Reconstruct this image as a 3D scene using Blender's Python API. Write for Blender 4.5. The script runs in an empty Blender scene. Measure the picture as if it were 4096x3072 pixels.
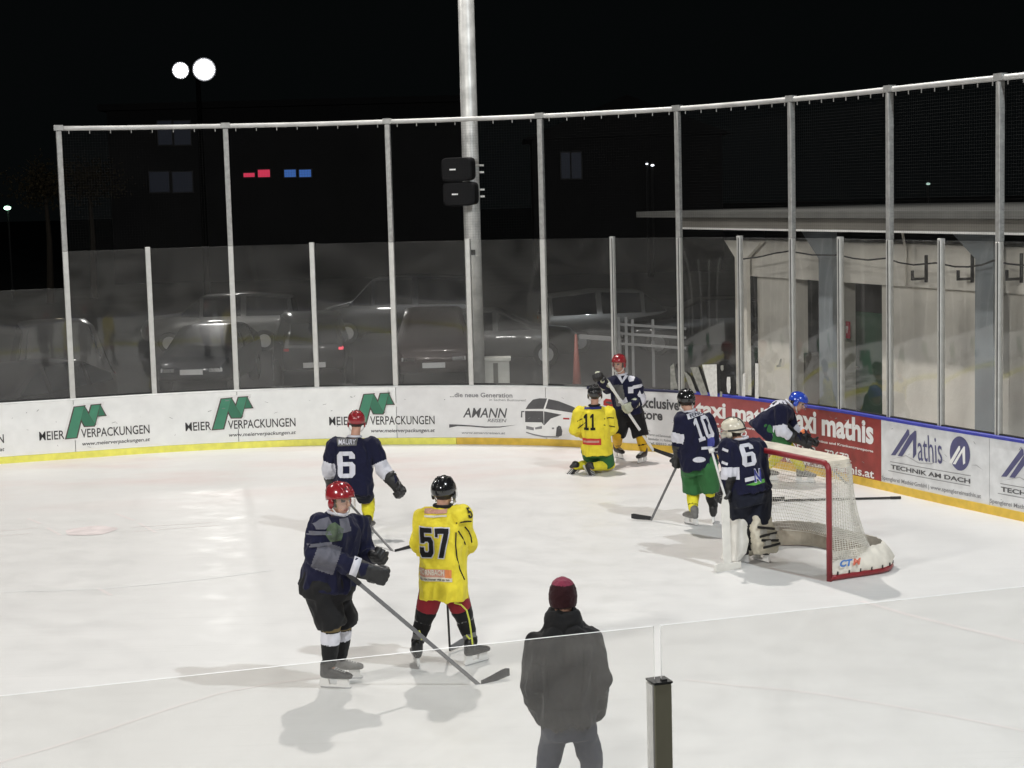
import bpy, bmesh, math, random
from mathutils import Vector, Matrix, noise
from mathutils.bvhtree import BVHTree
random.seed(7)
SC = bpy.context.scene
COL = SC.collection
R_ = math.radians
# ------------------------------------------------------------------ camera
CAM = Vector((0.0, 0.0, 4.224))
ROT = [Vector((0.99965976, -0.00278662, -0.0259345)), Vector((-0.02608378, -0.10679693, -0.99393866)), Vector((0.0, 0.99427695, -0.10683328))]
cd = bpy.data.cameras.new('camera'); cam = bpy.data.objects.new('camera', cd); COL.objects.link(cam)
X_, Y_, Z_ = ROT[0], -ROT[1], -ROT[2]
cam.matrix_world = Matrix(((X_.x, Y_.x, Z_.x, CAM.x), (X_.y, Y_.y, Z_.y, CAM.y), (X_.z, Y_.z, Z_.z, CAM.z), (0, 0, 0, 1)))
cd.sensor_width = 36.0; cd.lens = 7002.6 / 4096 * 36; cd.clip_start = 0.1; cd.clip_end = 900
SC.camera = cam
# ------------------------------------------------------------------ night sky
w = bpy.data.worlds.new('World'); SC.world = w; w.use_nodes = True
nt = w.node_tree; bg = nt.nodes['Background']
sky = nt.nodes.new('ShaderNodeTexSky'); sky.sky_type = 'NISHITA'; sky.sun_disc = False
sky.sun_elevation = R_(-7); sky.sun_rotation = R_(200)
nt.links.new(sky.outputs[0], bg.inputs[0]); bg.inputs[1].default_value = 0.05
b2_ = nt.nodes.new('ShaderNodeBackground'); b2_.inputs[0].default_value = (0.0017, 0.0022, 0.0023, 1); ad_ = nt.nodes.new('ShaderNodeAddShader')
nt.links.new(bg.outputs[0], ad_.inputs[0]); nt.links.new(b2_.outputs[0], ad_.inputs[1]); nt.links.new(ad_.outputs[0], nt.nodes['World Output'].inputs[0])
SC.view_settings.view_transform = 'Standard'; SC.view_settings.look = 'None'
SC.view_settings.exposure = 0; SC.view_settings.gamma = 1
SC.cycles.max_bounces = 8; SC.cycles.diffuse_bounces = 3; SC.cycles.glossy_bounces = 4
SC.cycles.transparent_max_bounces = 24; SC.cycles.transmission_bounces = 4
SC.cycles.use_denoising = True; SC.cycles.sample_clamp_indirect = 4.0
SC.cycles.caustics_reflective = False; SC.cycles.caustics_refractive = False
# floodlights, the last three added as fill: (name, head position, aim, watts, colour, source radius)
FLOODS = [
 ('pole', (-0.62, 30.3, 17.2), (-1.0, 17.0, 0.0), 9300, (1.0, 0.955, 0.905), 0.2),
 ('near_right', (9.5, 10.2, 14.5), (0.0, 20.0, 0.0), 6500, (0.89, 0.96, 1.0), 0.2),
 ('near_left_fill', (-14.0, 6.0, 12.0), (1.0, 24.0, 0.8), 7000, (1.0, 0.975, 0.93), 1.2),  # added lamp out of view, soft fill from the near left
 ('far_left_fill', (-17.0, 30.5, 16.0), (-3.0, 20.0, 0.0), 2400, (1.0, 0.97, 0.93), 1.0),  # added lamp out of view, soft fill from the far side
 ('near_middle_fill', (-3.0, -5.0, 12.5), (0.5, 26.0, 1.0), 6000, (1.0, 0.975, 0.94), 1.2),  # added lamp out of view, soft fill from behind the camera
]
def aim_light(name, loc, to, watts, col, rad, cone=150):
    ld = bpy.data.lights.new(name, 'SPOT'); ld.energy = watts; ld.color = col; ld.shadow_soft_size = rad
    ld.spot_size = R_(cone); ld.spot_blend = 0.6
    o = bpy.data.objects.new(name, ld); COL.objects.link(o); o.location = loc
    o.rotation_euler = (Vector(to) - Vector(loc)).to_track_quat('-Z', 'Y').to_euler()
    return o
for n_, l_, t_, e_, c_, r_ in FLOODS:
    aim_light('floodlight_beam', l_, t_, e_, c_, r_)
# ------------------------------------------------------------------ helpers
F = 7002.6; SV = 4096 / 2212.0
def ray_s(sx, sy):                       # photo pixel (4096 wide) -> world direction
    return ROT[0] * ((sx - 2048) / F) + ROT[1] * ((sy - 1536) / F) + ROT[2]
def at(x, y, Y):                         # view pixel (2212 wide) at world depth Y
    d = ray_s(x * SV, y * SV); return CAM + d * (Y / d.y)
def at_z(x, y, z=0.0):                   # view pixel on a level plane
    d = ray_s(x * SV, y * SV); return CAM + d * ((z - CAM.z) / d.z)
def lin(c):
    return tuple(((v / 255) / 12.92 if v / 255 <= 0.04045 else ((v / 255 + 0.055) / 1.055) ** 2.4) for v in c)
MATS = {}
def mat(name, col, rough=0.6, metal=0.0, var=0.12, vs=6.0, bump=0.0, bs=30.0, spec=0.5, emit=0.0, coat=0.0, sheen=0.0):
    """plain procedural surface: noise mottled base colour, noise bump"""
    if name in MATS: return MATS[name]
    m = bpy.data.materials.new(name); m.use_nodes = True; t = m.node_tree; N, L = t.nodes, t.links
    b = N['Principled BSDF']; b.inputs['Roughness'].default_value = rough; b.inputs['Metallic'].default_value = metal
    b.inputs['Specular IOR Level'].default_value = spec; b.inputs['Coat Weight'].default_value = coat
    b.inputs['Sheen Weight'].default_value = sheen
    tc = N.new('ShaderNodeTexCoord'); nz = N.new('ShaderNodeTexNoise'); nz.inputs['Scale'].default_value = vs
    nz.inputs['Detail'].default_value = 6; L.new(tc.outputs['Object'], nz.inputs['Vector'])
    rp = N.new('ShaderNodeValToRGB'); rp.color_ramp.elements[0].position = 0.3; rp.color_ramp.elements[1].position = 0.72
    rp.color_ramp.elements[0].color = (*[max(0, c * (1 - var)) for c in col], 1)
    rp.color_ramp.elements[1].color = (*[min(1, c * (1 + var * 0.7)) for c in col], 1)
    L.new(nz.outputs[0], rp.inputs[0]); L.new(rp.outputs[0], b.inputs['Base Color'])
    if bump:
        n2 = N.new('ShaderNodeTexNoise'); n2.inputs['Scale'].default_value = bs; n2.inputs['Detail'].default_value = 4
        L.new(tc.outputs['Object'], n2.inputs['Vector'])
        bp = N.new('ShaderNodeBump'); bp.inputs['Strength'].default_value = bump; bp.inputs['Distance'].default_value = 0.02
        L.new(n2.outputs[0], bp.inputs['Height']); L.new(bp.outputs[0], b.inputs['Normal'])
    if emit:
        b.inputs['Emission Color'].default_value = (*col, 1); b.inputs['Emission Strength'].default_value = emit
    MATS[name] = m; return m
def tag(o, label=None, cat=None, group=None, kind=None):
    if label: o['label'] = label
    if cat: o['category'] = cat
    if group: o['group'] = group
    if kind: o['kind'] = kind
    return o
class Thing:
    def __init__(s, name, loc, label, cat, group=None):
        s.e = bpy.data.objects.new(name, None); COL.objects.link(s.e); s.loc = Vector(loc); s.e.location = s.loc
        s.e.empty_display_size = 0.3; tag(s.e, label, cat, group)
    def part(s, name, me, mats, parent=None, smooth=False, label=None):
        o = link(name, me, mats, smooth, off=s.loc); o.parent = parent if parent else s.e
        if label: o['label'] = label
        return o
def link(name, me, mats, smooth=False, off=None):
    """turn an MB / bmesh / mesh in world space into one object"""
    if isinstance(me, MB): me = me.mesh(name)
    elif isinstance(me, bmesh.types.BMesh):
        bm = me; me = bpy.data.meshes.new(name); bm.to_mesh(me); bm.free()
    if off is not None:
        me.transform(Matrix.Translation(-off))
    if not isinstance(mats, (list, tuple)): mats = [mats]
    if len(me.materials): me.materials.clear()
    for m in mats: me.materials.append(m)
    if smooth:
        for p in me.polygons: p.use_smooth = True
    me.name = name
    o = bpy.data.objects.new(name, me); COL.objects.link(o); return o
class MB:
    """mesh collector"""
    def __init__(s): s.v = []; s.f = []; s.m = []
    def add(s, vs, fs, mi=0):
        k = len(s.v); s.v += [tuple(v) for v in vs]; s.f += [tuple(i + k for i in f) for f in fs]; s.m += [mi] * len(fs)
    def box(s, lo, hi, mi=0):
        x0, y0, z0 = lo; x1, y1, z1 = hi
        s.add([(x0, y0, z0), (x1, y0, z0), (x1, y1, z0), (x0, y1, z0), (x0, y0, z1), (x1, y0, z1), (x1, y1, z1), (x0, y1, z1)],
              [(0, 3, 2, 1), (4, 5, 6, 7), (0, 1, 5, 4), (1, 2, 6, 5), (2, 3, 7, 6), (3, 0, 4, 7)], mi)
    def obox(s, c, ax, ay, az, mi=0):     # centre and three half-axes
        c = Vector(c); ax, ay, az = Vector(ax), Vector(ay), Vector(az)
        vs = [c + ax * i + ay * j + az * k for k in (-1, 1) for i, j in ((-1, -1), (1, -1), (1, 1), (-1, 1))]
        s.add(vs, [(0, 3, 2, 1), (4, 5, 6, 7), (0, 1, 5, 4), (1, 2, 6, 5), (2, 3, 7, 6), (3, 0, 4, 7)], mi)
    def bar(s, a, b, wx, wy, up=(0, 0, 1), mi=0):
        a, b = Vector(a), Vector(b); d = (b - a).normalized(); u = Vector(up)
        if abs(d.dot(u)) > 0.95: u = Vector((0, 1, 0))
        x = d.cross(u).normalized(); y = x.cross(d).normalized()
        s.obox((a + b) / 2, x * wx / 2, y * wy / 2, (b - a) / 2, mi)
    def tube(s, pts, r, n=10, mi=0, closed=False, cap=True):
        pts = [Vector(p) for p in pts]; rs = r if isinstance(r, (list, tuple)) else [r] * len(pts)
        rings = []; px = None
        for i, p in enumerate(pts):
            a = pts[i - 1] if i > 0 else (pts[-1] if closed else p); b = pts[i + 1] if i < len(pts) - 1 else (pts[0] if closed else p)
            d = (b - a).normalized()
            if px is None:
                px = d.orthogonal().normalized()
            px = (px - d * px.dot(d)).normalized(); py = d.cross(px)
            rings.append([p + (px * math.cos(t) + py * math.sin(t)) * rs[i] for t in [2 * math.pi * k / n for k in range(n)]])
        vs = [v for g in rings for v in g]; fs = []
        m = len(pts) if closed else len(pts) - 1
        for i in range(m):
            j = (i + 1) % len(pts)
            for k in range(n): fs.append((i * n + k, i * n + (k + 1) % n, j * n + (k + 1) % n, j * n + k))
        if cap and not closed: fs += [tuple(range(n))[::-1], tuple((len(pts) - 1) * n + k for k in range(n))]
        s.add(vs, fs, mi)
    def caps(s, a, b, ra, rb, n=14, mi=0):   # tapered capsule
        a, b = Vector(a), Vector(b); d = b - a
        if d.length < 1e-5: d = Vector((0, 0, 1e-4))
        d.normalize(); pts = []; rs = []
        for t in (-80, -55, -28, 0): pts.append(a + d * ra * math.sin(R_(t))); rs.append(ra * math.cos(R_(t)))
        for t in (0, 28, 55, 80): pts.append(b + d * rb * math.sin(R_(t))); rs.append(rb * math.cos(R_(t)))
        s.tube(pts, rs, n, mi)
    def stump(s, a, b, ra, rb, n=16, mi=0):  # like caps, cut off flat at b
        a, b = Vector(a), Vector(b); d = (b - a).normalized(); pts = []; rs = []
        for t in (-80, -55, -28, 0): pts.append(a + d * ra * math.sin(R_(t))); rs.append(ra * math.cos(R_(t)))
        pts += [a.lerp(b, 0.5), b]; rs += [(ra + rb) / 2, rb]; s.tube(pts, rs, n, mi)
    def ell(s, c, ax, ay, az, n=16, m=10, mi=0):
        c, ax, ay, az = Vector(c), Vector(ax), Vector(ay), Vector(az); vs = [c - az]; fs = []
        for i in range(1, m):
            t = math.pi * i / m - math.pi / 2
            for k in range(n):
                p = 2 * math.pi * k / n; vs.append(c + ax * math.cos(t) * math.cos(p) + ay * math.cos(t) * math.sin(p) + az * math.sin(t))
        vs.append(c + az); L = len(vs) - 1
        for k in range(n): fs.append((0, 1 + (k + 1) % n, 1 + k)); fs.append((L, 1 + (m - 2) * n + k, 1 + (m - 2) * n + (k + 1) % n))
        for i in range(m - 2):
            for k in range(n): a = 1 + i * n + k; b = 1 + i * n + (k + 1) % n; fs.append((a, b, b + n, a + n))
        s.add(vs, fs, mi)
    def loft(s, rings, n=24, mi=0, pw=2.4):  # rings: (centre, half-width vector, half-depth vector); superellipse section
        vs = []; fs = []
        for c, a, b in rings:
            c, a, b = Vector(c), Vector(a), Vector(b)
            for k in range(n):
                t = 2 * math.pi * k / n; x, y = math.cos(t), math.sin(t)
                e = 2.0 / pw; vs.append(c + a * math.copysign(abs(x) ** e, x) + b * math.copysign(abs(y) ** e, y))
        for i in range(len(rings) - 1):
            for k in range(n): fs.append((i * n + k, i * n + (k + 1) % n, (i + 1) * n + (k + 1) % n, (i + 1) * n + k))
        fs += [tuple(range(n))[::-1], tuple((len(rings) - 1) * n + k for k in range(n))]
        s.add(vs, fs, mi)
    def prism(s, poly, d, mi=0):             # planar polygon pushed along d
        n = len(poly); d = Vector(d); vs = [Vector(p) for p in poly] + [Vector(p) + d for p in poly]
        s.add(vs, [tuple(range(n))[::-1], tuple(range(n, 2 * n))] + [(i, (i + 1) % n, n + (i + 1) % n, n + i) for i in range(n)], mi)
    def mesh(s, name):
        me = bpy.data.meshes.new(name); me.from_pydata(s.v, [], s.f)
        for p, m in zip(me.polygons, s.m): p.material_index = m
        me.update()
        bm = bmesh.new(); bm.from_mesh(me); bmesh.ops.recalc_face_normals(bm, faces=bm.faces); bm.to_mesh(me); bm.free()
        return me
def bevelled(mb, width=0.01, seg=2):
    me = mb.mesh('tmp'); bm = bmesh.new(); bm.from_mesh(me); bpy.data.meshes.remove(me)
    bmesh.ops.bevel(bm, geom=list(bm.edges), offset=width, segments=seg, affect='EDGES', clamp_overlap=True)
    return bm
def remeshed(mb, voxel=0.013, smooth=4, folds=0.0, ff=7.0, seed=0, sq=(1, 1, 1), pick=None):
    """weld overlapping closed shapes into one continuous skin"""
    me = mb.mesh('tmp'); o = bpy.data.objects.new('tmp', me); COL.objects.link(o)
    m = o.modifiers.new('r', 'REMESH'); m.mode = 'VOXEL'; m.voxel_size = voxel
    if smooth:
        k = o.modifiers.new('s', 'SMOOTH'); k.factor = 0.5; k.iterations = smooth
    dg = bpy.context.evaluated_depsgraph_get(); e = o.evaluated_get(dg)
    r = bpy.data.meshes.new_from_object(e)
    bpy.data.objects.remove(o); bpy.data.meshes.remove(me)
    if folds:
        ns = [v.normal.copy() for v in r.vertices]
        for v, n_ in zip(r.vertices, ns):
            p = Vector((v.co.x * sq[0], v.co.y * sq[1], v.co.z * sq[2])) * ff + Vector((seed * 3.7, seed * 1.3, seed * 9.1))
            a = 1 - 2.2 * abs(noise.noise(p)) + 0.5 * (1 - 2.4 * abs(noise.noise(p * 1.9 + Vector((5, 1, 2))))) - 0.25
            v.co += n_ * folds * (a - 0.45)
    if pick:
        for p in r.polygons: p.material_index = pick(p.center)
    for p in r.polygons: p.use_smooth = True
    r.update(); return r
def text_bm(s, bold=0.0, shear=0.0, cut=0.25, extr=0.0):
    """lettering as a flat sheet: x 0..1 over its width, y in cap heights"""
    c = bpy.data.curves.new('t', 'FONT'); c.body = s; c.offset = bold; c.shear = shear; c.resolution_u = 3; c.extrude = extr
    o = bpy.data.objects.new('t', c); COL.objects.link(o)
    dg = bpy.context.evaluated_depsgraph_get(); me = bpy.data.meshes.new_from_object(o.evaluated_get(dg))
    bpy.data.objects.remove(o); bpy.data.curves.remove(c)
    bm = bmesh.new(); bm.from_mesh(me); bpy.data.meshes.remove(me)
    xs = [v.co.x for v in bm.verts]
    if not xs: return bm, 1
    x0, x1 = min(xs), max(xs)
    for v in bm.verts: v.co.x = (v.co.x - x0) / (x1 - x0); v.co.y /= CAPH
    return bm, (x1 - x0) / CAPH
CAPH = 1.0
_b, _w = text_bm('H'); CAPH = max(v.co.y for v in _b.verts); _b.free()
def slice_bm(bm, step, axis):
    if not bm.verts: return
    lo = min(v.co[axis] for v in bm.verts); hi = max(v.co[axis] for v in bm.verts); k = lo + step
    no = Vector((0, 0, 0)); no[axis] = 1
    while k < hi:
        co = Vector((0, 0, 0)); co[axis] = k
        bmesh.ops.bisect_plane(bm, geom=list(bm.verts) + list(bm.edges) + list(bm.faces), plane_co=co, plane_no=no); k += step
def face_out(me, towards):
    """flip a flat sheet so that it faces a direction"""
    bm = bmesh.new(); bm.from_mesh(me)
    for f in bm.faces:
        f.normal_update()
        if f.normal.dot(towards) < 0: f.normal_flip()
    bm.to_mesh(me); bm.free(); return me
# ------------------------------------------------------------------ rink outline (one knot per barrier post)
K0 = [(-12.3, 27.45), (-11.1, 27.95), (-9.88, 28.44), (-8.64, 28.9), (-7.40, 29.32), (-6.11, 29.75), (-4.75, 30.02), (-3.38, 30.15), (-2.01, 30.02), (-0.70, 29.79), (0.56, 29.39), (1.68, 28.77),
      (2.70, 28.06), (3.53, 27.06), (4.17, 26.05), (4.71, 25.12), (5.19, 24.08), (5.65, 23.07), (6.14, 22.08), (6.62, 21.09), (7.10, 20.1), (7.58, 19.11),
      (8.06, 18.12), (8.54, 17.13), (9.02, 16.14), (9.50, 15.15), (9.95, 14.17), (10.32, 13.2), (10.50, 12.3), (10.32, 11.62)]
U0 = -4                                     # index of the first knot; knot 0 is the tall post at the left
def bp(u):
    i = min(max(int(math.floor(u)) - U0, 0), len(K0) - 2); t = u - U0 - i
    P = lambda j: Vector(K0[min(max(j, 0), len(K0) - 1)])
    a, b, c, d = P(i - 1), P(i), P(i + 1), P(i + 2)
    return 0.5 * ((2 * b) + (c - a) * t + (2 * a - 5 * b + 4 * c - d) * t * t + (3 * b - a - 3 * c + d) * t ** 3)
def bn(u):
    t = bp(min(u + 0.02, 24.98)) - bp(max(u - 0.02, -3.98)); t.normalize(); return Vector((t.y, -t.x))
HB, HG, HGL, HR = 0.99, 3.49, 2.88, 5.53
def bpos(u, v, off=0.0, z=None):
    p = bp(u) + bn(u) * off; return Vector((p.x, p.y, v * HB if z is None else z))
def board_uv(sx, sy):                       # photo pixel -> place on the board face
    d = ray_s(sx, sy); d2 = Vector((d.x, d.y)); lo, hi = -3.95, 16.95
    for _ in range(40):
        m = (lo + hi) / 2; p = bp(m); s_ = p.x * d2.y - p.y * d2.x
        if s_ < 0: lo = m
        else: hi = m
    p = bp(lo); t = p.length / d2.length
    return lo, (CAM.z + d.z * t) / HB
def strip(us, prof, mi=0):
    """sweep a profile of (offset towards the ice, height) along the boards"""
    mb = MB(); n = len(prof); vs = [bpos(u, 0, o, z) for u in us for o, z in prof]; fs = []
    for i in range(len(us) - 1):
        for k in range(n): fs.append((i * n + k, i * n + (k + 1) % n, (i + 1) * n + (k + 1) % n, (i + 1) * n + k))
    fs += [tuple(range(n))[::-1], tuple((len(us) - 1) * n + k for k in range(n))]
    mb.add(vs, fs, mi); return mb
def ur(a, b, st=0.1):
    n = max(2, int(round((b - a) / st)) + 1); return [a + (b - a) * i / (n - 1) for i in range(n)]
# ------------------------------------------------------------------ ground, ice and the faded lines under it
m_ground = mat('dark_asphalt', (0.045, 0.045, 0.047), 0.85, var=0.35, vs=0.5, bump=0.3, bs=20)
g = MB(); g.add([(-400, -60, -0.12), (400, -60, -0.12), (400, 600, -0.12), (-400, 600, -0.12)], [(0, 1, 2, 3)])
tag(link('ground', g, m_ground), 'dark asphalt ground around the rink and car park', 'ground', kind='structure')
def ice_mat():
    m = bpy.data.materials.new('scraped_ice'); m.use_nodes = True; t = m.node_tree; N, L = t.nodes, t.links; b = N['Principled BSDF']
    tc = N.new('ShaderNodeTexCoord')
    def nz(scale, vec, detail=5):
        n = N.new('ShaderNodeTexNoise'); n.inputs['Scale'].default_value = scale; n.inputs['Detail'].default_value = detail; L.new(vec, n.inputs['Vector']); return n.outputs[0]
    def ramp(x, a, b_, ca, cb):
        r = N.new('ShaderNodeValToRGB'); e = r.color_ramp.elements; e[0].position = a; e[1].position = b_; e[0].color = (*ca, 1); e[1].color = (*cb, 1); L.new(x, r.inputs[0]); return r.outputs[0]
    def mix(f, a, b_, mode='MIX'):
        x = N.new('ShaderNodeMix'); x.data_type = 'RGBA'; x.blend_type = mode
        if isinstance(f, float): x.inputs[0].default_value = f
        else: L.new(f, x.inputs[0])
        L.new(a, x.inputs[6]); L.new(b_, x.inputs[7]); return x.outputs[2]
    base = ramp(nz(0.45, tc.outputs['Object']), 0.35, 0.7, (0.715, 0.705, 0.69), (0.74, 0.73, 0.715))
    # long skate grooves: noise stretched along several directions
    for ang, sc in ((0.35, 1.0), (-0.5, 1.3), (1.25, 0.9)):
        mp = N.new('ShaderNodeMapping'); mp.inputs['Rotation'].default_value = (0, 0, ang); mp.inputs['Scale'].default_value = (0.30 * sc, 34 * sc, 1); L.new(tc.outputs['Object'], mp.inputs['Vector'])
        s_ = ramp(nz(1.0, mp.outputs[0], 6), 0.60, 0.72, (1, 1, 1), (0.925, 0.925, 0.92)); base = mix(0.75, base, s_, 'MULTIPLY')
    # pinkish patches in front of the far boards
    sp = N.new('ShaderNodeSeparateXYZ'); L.new(tc.outputs['Object'], sp.inputs[0])
    mr = N.new('ShaderNodeMapRange'); mr.inputs['From Min'].default_value = 23.5; mr.inputs['From Max'].default_value = 27.0; L.new(sp.outputs['Y'], mr.inputs[0])
    pw = N.new('ShaderNodeMath'); pw.operation = 'MULTIPLY'; L.new(mr.outputs[0], pw.inputs[0])
    mp = N.new('ShaderNodeMapping'); mp.inputs['Scale'].default_value = (0.35, 0.8, 1); L.new(tc.outputs['Object'], mp.inputs['Vector'])
    rr = ramp(nz(1.0, mp.outputs[0], 6), 0.45, 0.68, (0, 0, 0), (1, 1, 1)); L.new(rr, pw.inputs[1])
    pk = N.new('ShaderNodeRGB'); pk.outputs[0].default_value = (0.69, 0.61, 0.59, 1)
    base = mix(pw.outputs[0], base, pk.outputs[0])
    L.new(base, b.inputs['Base Color']); b.inputs['Specular IOR Level'].default_value = 0.28
    r2 = ramp(nz(2.5, tc.outputs['Object']), 0.3, 0.7, (0.32,) * 3, (0.55,) * 3); L.new(r2, b.inputs['Roughness'])
    mp = N.new('ShaderNodeMapping'); mp.inputs['Scale'].default_value = (3, 26, 1); mp.inputs['Rotation'].default_value = (0, 0, 0.4); L.new(tc.outputs['Object'], mp.inputs['Vector'])
    bpn = N.new('ShaderNodeBump'); bpn.inputs['Strength'].default_value = 0.12; bpn.inputs['Distance'].default_value = 0.01; L.new(nz(1.0, mp.outputs[0], 6), bpn.inputs['Height']); L.new(bpn.outputs[0], b.inputs['Normal'])
    return m
NEAR0, NEARD = Vector((0.685, 8.445)), Vector((0.9525, 0.3047))
NEARN = Vector((-NEARD.y, NEARD.x))          # towards the ice
poly = [bpos(u, 0, -0.06, 0.0) for u in ur(-4, 25, 0.15)] + [Vector((*(NEAR0 + NEARD * -18 - NEARN * 0.05), 0)), Vector((-18.5, 24.6, 0))]
bm = bmesh.new(); f = bm.faces.new([bm.verts.new(p) for p in poly]); f.normal_update()
if f.normal.z < 0: f.normal_flip()
bmesh.ops.triangulate(bm, faces=bm.faces)
tag(link('ice', bm, ice_mat()), 'scraped white ice surface of the rink', 'ice', kind='structure')
m_red_line = mat('faded_red_line', (0.785, 0.735, 0.72), 0.45, var=0.03, spec=0.28, vs=3)
m_pink_dot = mat('faded_red_dot', (0.78, 0.70, 0.69), 0.5, var=0.2, vs=5)
m_grey_line = mat('faded_grey_line', (0.785, 0.78, 0.775), 0.45, var=0.03, spec=0.28, vs=3)
def mark_line(pts, wd, m, z=0.002):
    P = [at_z(x, y, z) for x, y in pts]; mb = MB(); vs = []
    for i, p in enumerate(P):
        d = (P[min(i + 1, len(P) - 1)] - P[max(i - 1, 0)]).normalized(); s_ = Vector((-d.y, d.x, 0)) * wd / 2; vs += [p - s_, p + s_]
    mb.add(vs, [(2 * i, 2 * i + 1, 2 * i + 3, 2 * i + 2) for i in range(len(P) - 1)])
    o = link('ice_marking', face_out(mb.mesh('ice_marking'), Vector((0, 0, 1))), m); return tag(o, 'faded line painted under the ice', 'ice marking', kind='structure')
mark_line([(1860, 1298), (1960, 1327), (2060, 1352), (2230, 1392)], 0.07, m_red_line)
mark_line([(1791, 1257), (1700, 1236), (1660, 1226)], 0.05, m_red_line)
mark_line([(-20, 1279), (120, 1276), (230, 1271), (330, 1262), (450, 1250), (590, 1231)], 0.035, m_grey_line)
mark_line([(-20, 1652), (120, 1612), (250, 1570), (380, 1526), (480, 1496), (590, 1476), (700, 1462)], 0.035, m_red_line)
mark_line([(1480, 1468), (1600, 1482), (1700, 1490), (1790, 1502), (1900, 1520), (2060, 1548), (2220, 1580)], 0.035, m_red_line)
for a, b in (((-15, 1148), (82, 1140)), ((-15, 1159), (66, 1152)), ((282, 1139), (460, 1128)), ((290, 1148), (476, 1134))):
    mark_line([a, b], 0.03, m_red_line)
for a, b in (((60, 1120), (88, 1131)), ((102, 1140), (131, 1156)), ((250, 1109), (290, 1124)), ((300, 1130), (336, 1150)), ((212, 1270), (240, 1286))):
    mark_line([a, b], 0.05, m_red_line)
c0 = at_z(196, 1146, 0.004); mb = MB(); n = 28
vs = [c0]; fs = []
for k in range(n): t = 2 * math.pi * k / n; rr = 0.33 * (1 + 0.06 * math.sin(5 * t)); vs.append(c0 + Vector((math.cos(t) * rr, math.sin(t) * rr, 0))); fs.append((0, 1 + k, 1 + (k + 1) % n))
mb.add(vs, fs); tag(link('ice_marking', mb, m_pink_dot), 'faded red face-off dot under the ice', 'ice marking', kind='structure')
# ------------------------------------------------------------------ boards with adverts
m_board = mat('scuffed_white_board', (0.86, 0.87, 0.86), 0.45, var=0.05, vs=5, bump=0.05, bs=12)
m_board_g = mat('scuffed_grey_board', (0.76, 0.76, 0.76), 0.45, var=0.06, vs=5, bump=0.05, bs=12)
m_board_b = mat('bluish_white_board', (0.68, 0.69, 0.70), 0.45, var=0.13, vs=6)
m_redad = mat('worn_red_advert', (0.30, 0.045, 0.04), 0.45, var=0.28, vs=5)
m_redad2 = mat('faded_red_advert', (0.36, 0.085, 0.085), 0.45, var=0.2, vs=4)
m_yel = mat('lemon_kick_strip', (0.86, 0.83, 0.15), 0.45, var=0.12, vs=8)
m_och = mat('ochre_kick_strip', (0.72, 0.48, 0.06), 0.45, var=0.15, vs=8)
m_blue = mat('blue_cap_rail', (0.035, 0.045, 0.36), 0.4, var=0.15)
m_cap = mat('white_cap_rail', (0.78, 0.79, 0.79), 0.4, var=0.08)
m_navycap = mat('navy_cap_rail', (0.015, 0.017, 0.06), 0.45)
m_black = mat('black_print', (0.018, 0.018, 0.02), 0.5, var=0.3, vs=9)
m_dgrey = mat('dark_grey_print', (0.085, 0.085, 0.09), 0.5, var=0.15)
m_mgrey = mat('mid_grey_print', (0.22, 0.22, 0.23), 0.5, var=0.15)
m_lgrey = mat('light_grey_print', (0.42, 0.42, 0.43), 0.5, var=0.1)
m_white = mat('white_print', (0.80, 0.80, 0.79), 0.5, var=0.06)
m_green = mat('green_logo', (0.055, 0.24, 0.145), 0.5, var=0.1)
m_green2 = mat('deep_green_logo', (0.035, 0.17, 0.10), 0.5, var=0.1)
m_brown = mat('brown_outline', (0.075, 0.055, 0.05), 0.5)
m_purple = mat('purple_grey_print', (0.085, 0.085, 0.19), 0.5, var=0.18, vs=7)
m_red = mat('red_print', (0.42, 0.03, 0.03), 0.5)
BO = Vector((1.68, 28.75, 0))
boards = Thing('rink_boards', BO, 'white rink boards with adverts and yellow kick strip around the far ice', 'rink boards')
def panel(a, b, m):
    o = boards.part('board_panel', strip(ur(a + 0.004, b - 0.004), [(0, 0.115), (0, HB), (-0.09, HB), (-0.09, 0.115)]), m); return o
seams = [-4, -2, 0, 2, 4, 6, 7.35, 8.22]
pl = {}
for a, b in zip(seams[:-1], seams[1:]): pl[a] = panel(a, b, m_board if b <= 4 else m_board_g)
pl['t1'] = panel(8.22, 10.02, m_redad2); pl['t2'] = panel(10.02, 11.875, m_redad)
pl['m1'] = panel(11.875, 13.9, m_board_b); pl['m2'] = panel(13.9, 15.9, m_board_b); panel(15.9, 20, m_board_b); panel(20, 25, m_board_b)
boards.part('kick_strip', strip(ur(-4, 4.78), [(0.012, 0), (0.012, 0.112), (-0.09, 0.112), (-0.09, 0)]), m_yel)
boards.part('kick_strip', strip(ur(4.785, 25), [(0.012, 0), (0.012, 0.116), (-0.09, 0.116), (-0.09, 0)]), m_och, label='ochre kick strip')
cp = lambda z: [(0.018, HB + 0.001), (0.018, HB + z), (0.0, HB + z + 0.012), (-0.11, HB + z + 0.012), (-0.11, HB + 0.001)]
boards.part('cap_rail', strip(ur(-4, 6.6), cp(0.018)), m_cap)
boards.part('cap_rail', strip(ur(6.605, 8.2), cp(0.03)), m_navycap, label='navy cap rail')
boards.part('cap_rail', strip(ur(8.205, 25), cp(0.035)), m_blue, label='blue cap rail')
def on_board(bm, f_uv, off, m, name, parent):
    """wrap a flat sheet of (u, v) onto the board face"""
    for v in bm.verts: u_, v_ = f_uv(v.co); v.co = Vector((u_, v_, 0))
    slice_bm(bm, 0.09, 0)
    for v in bm.verts: v.co = bpos(v.co.x, v.co.y, off)
    me = bpy.data.meshes.new(name); bm.to_mesh(me); bm.free()
    um = me.vertices[0].co; n_ = Vector((-um.x, -um.y, 0))
    return boards.part(name, face_out(me, Vector((-0.4, -1, 0))), m, parent)
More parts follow.
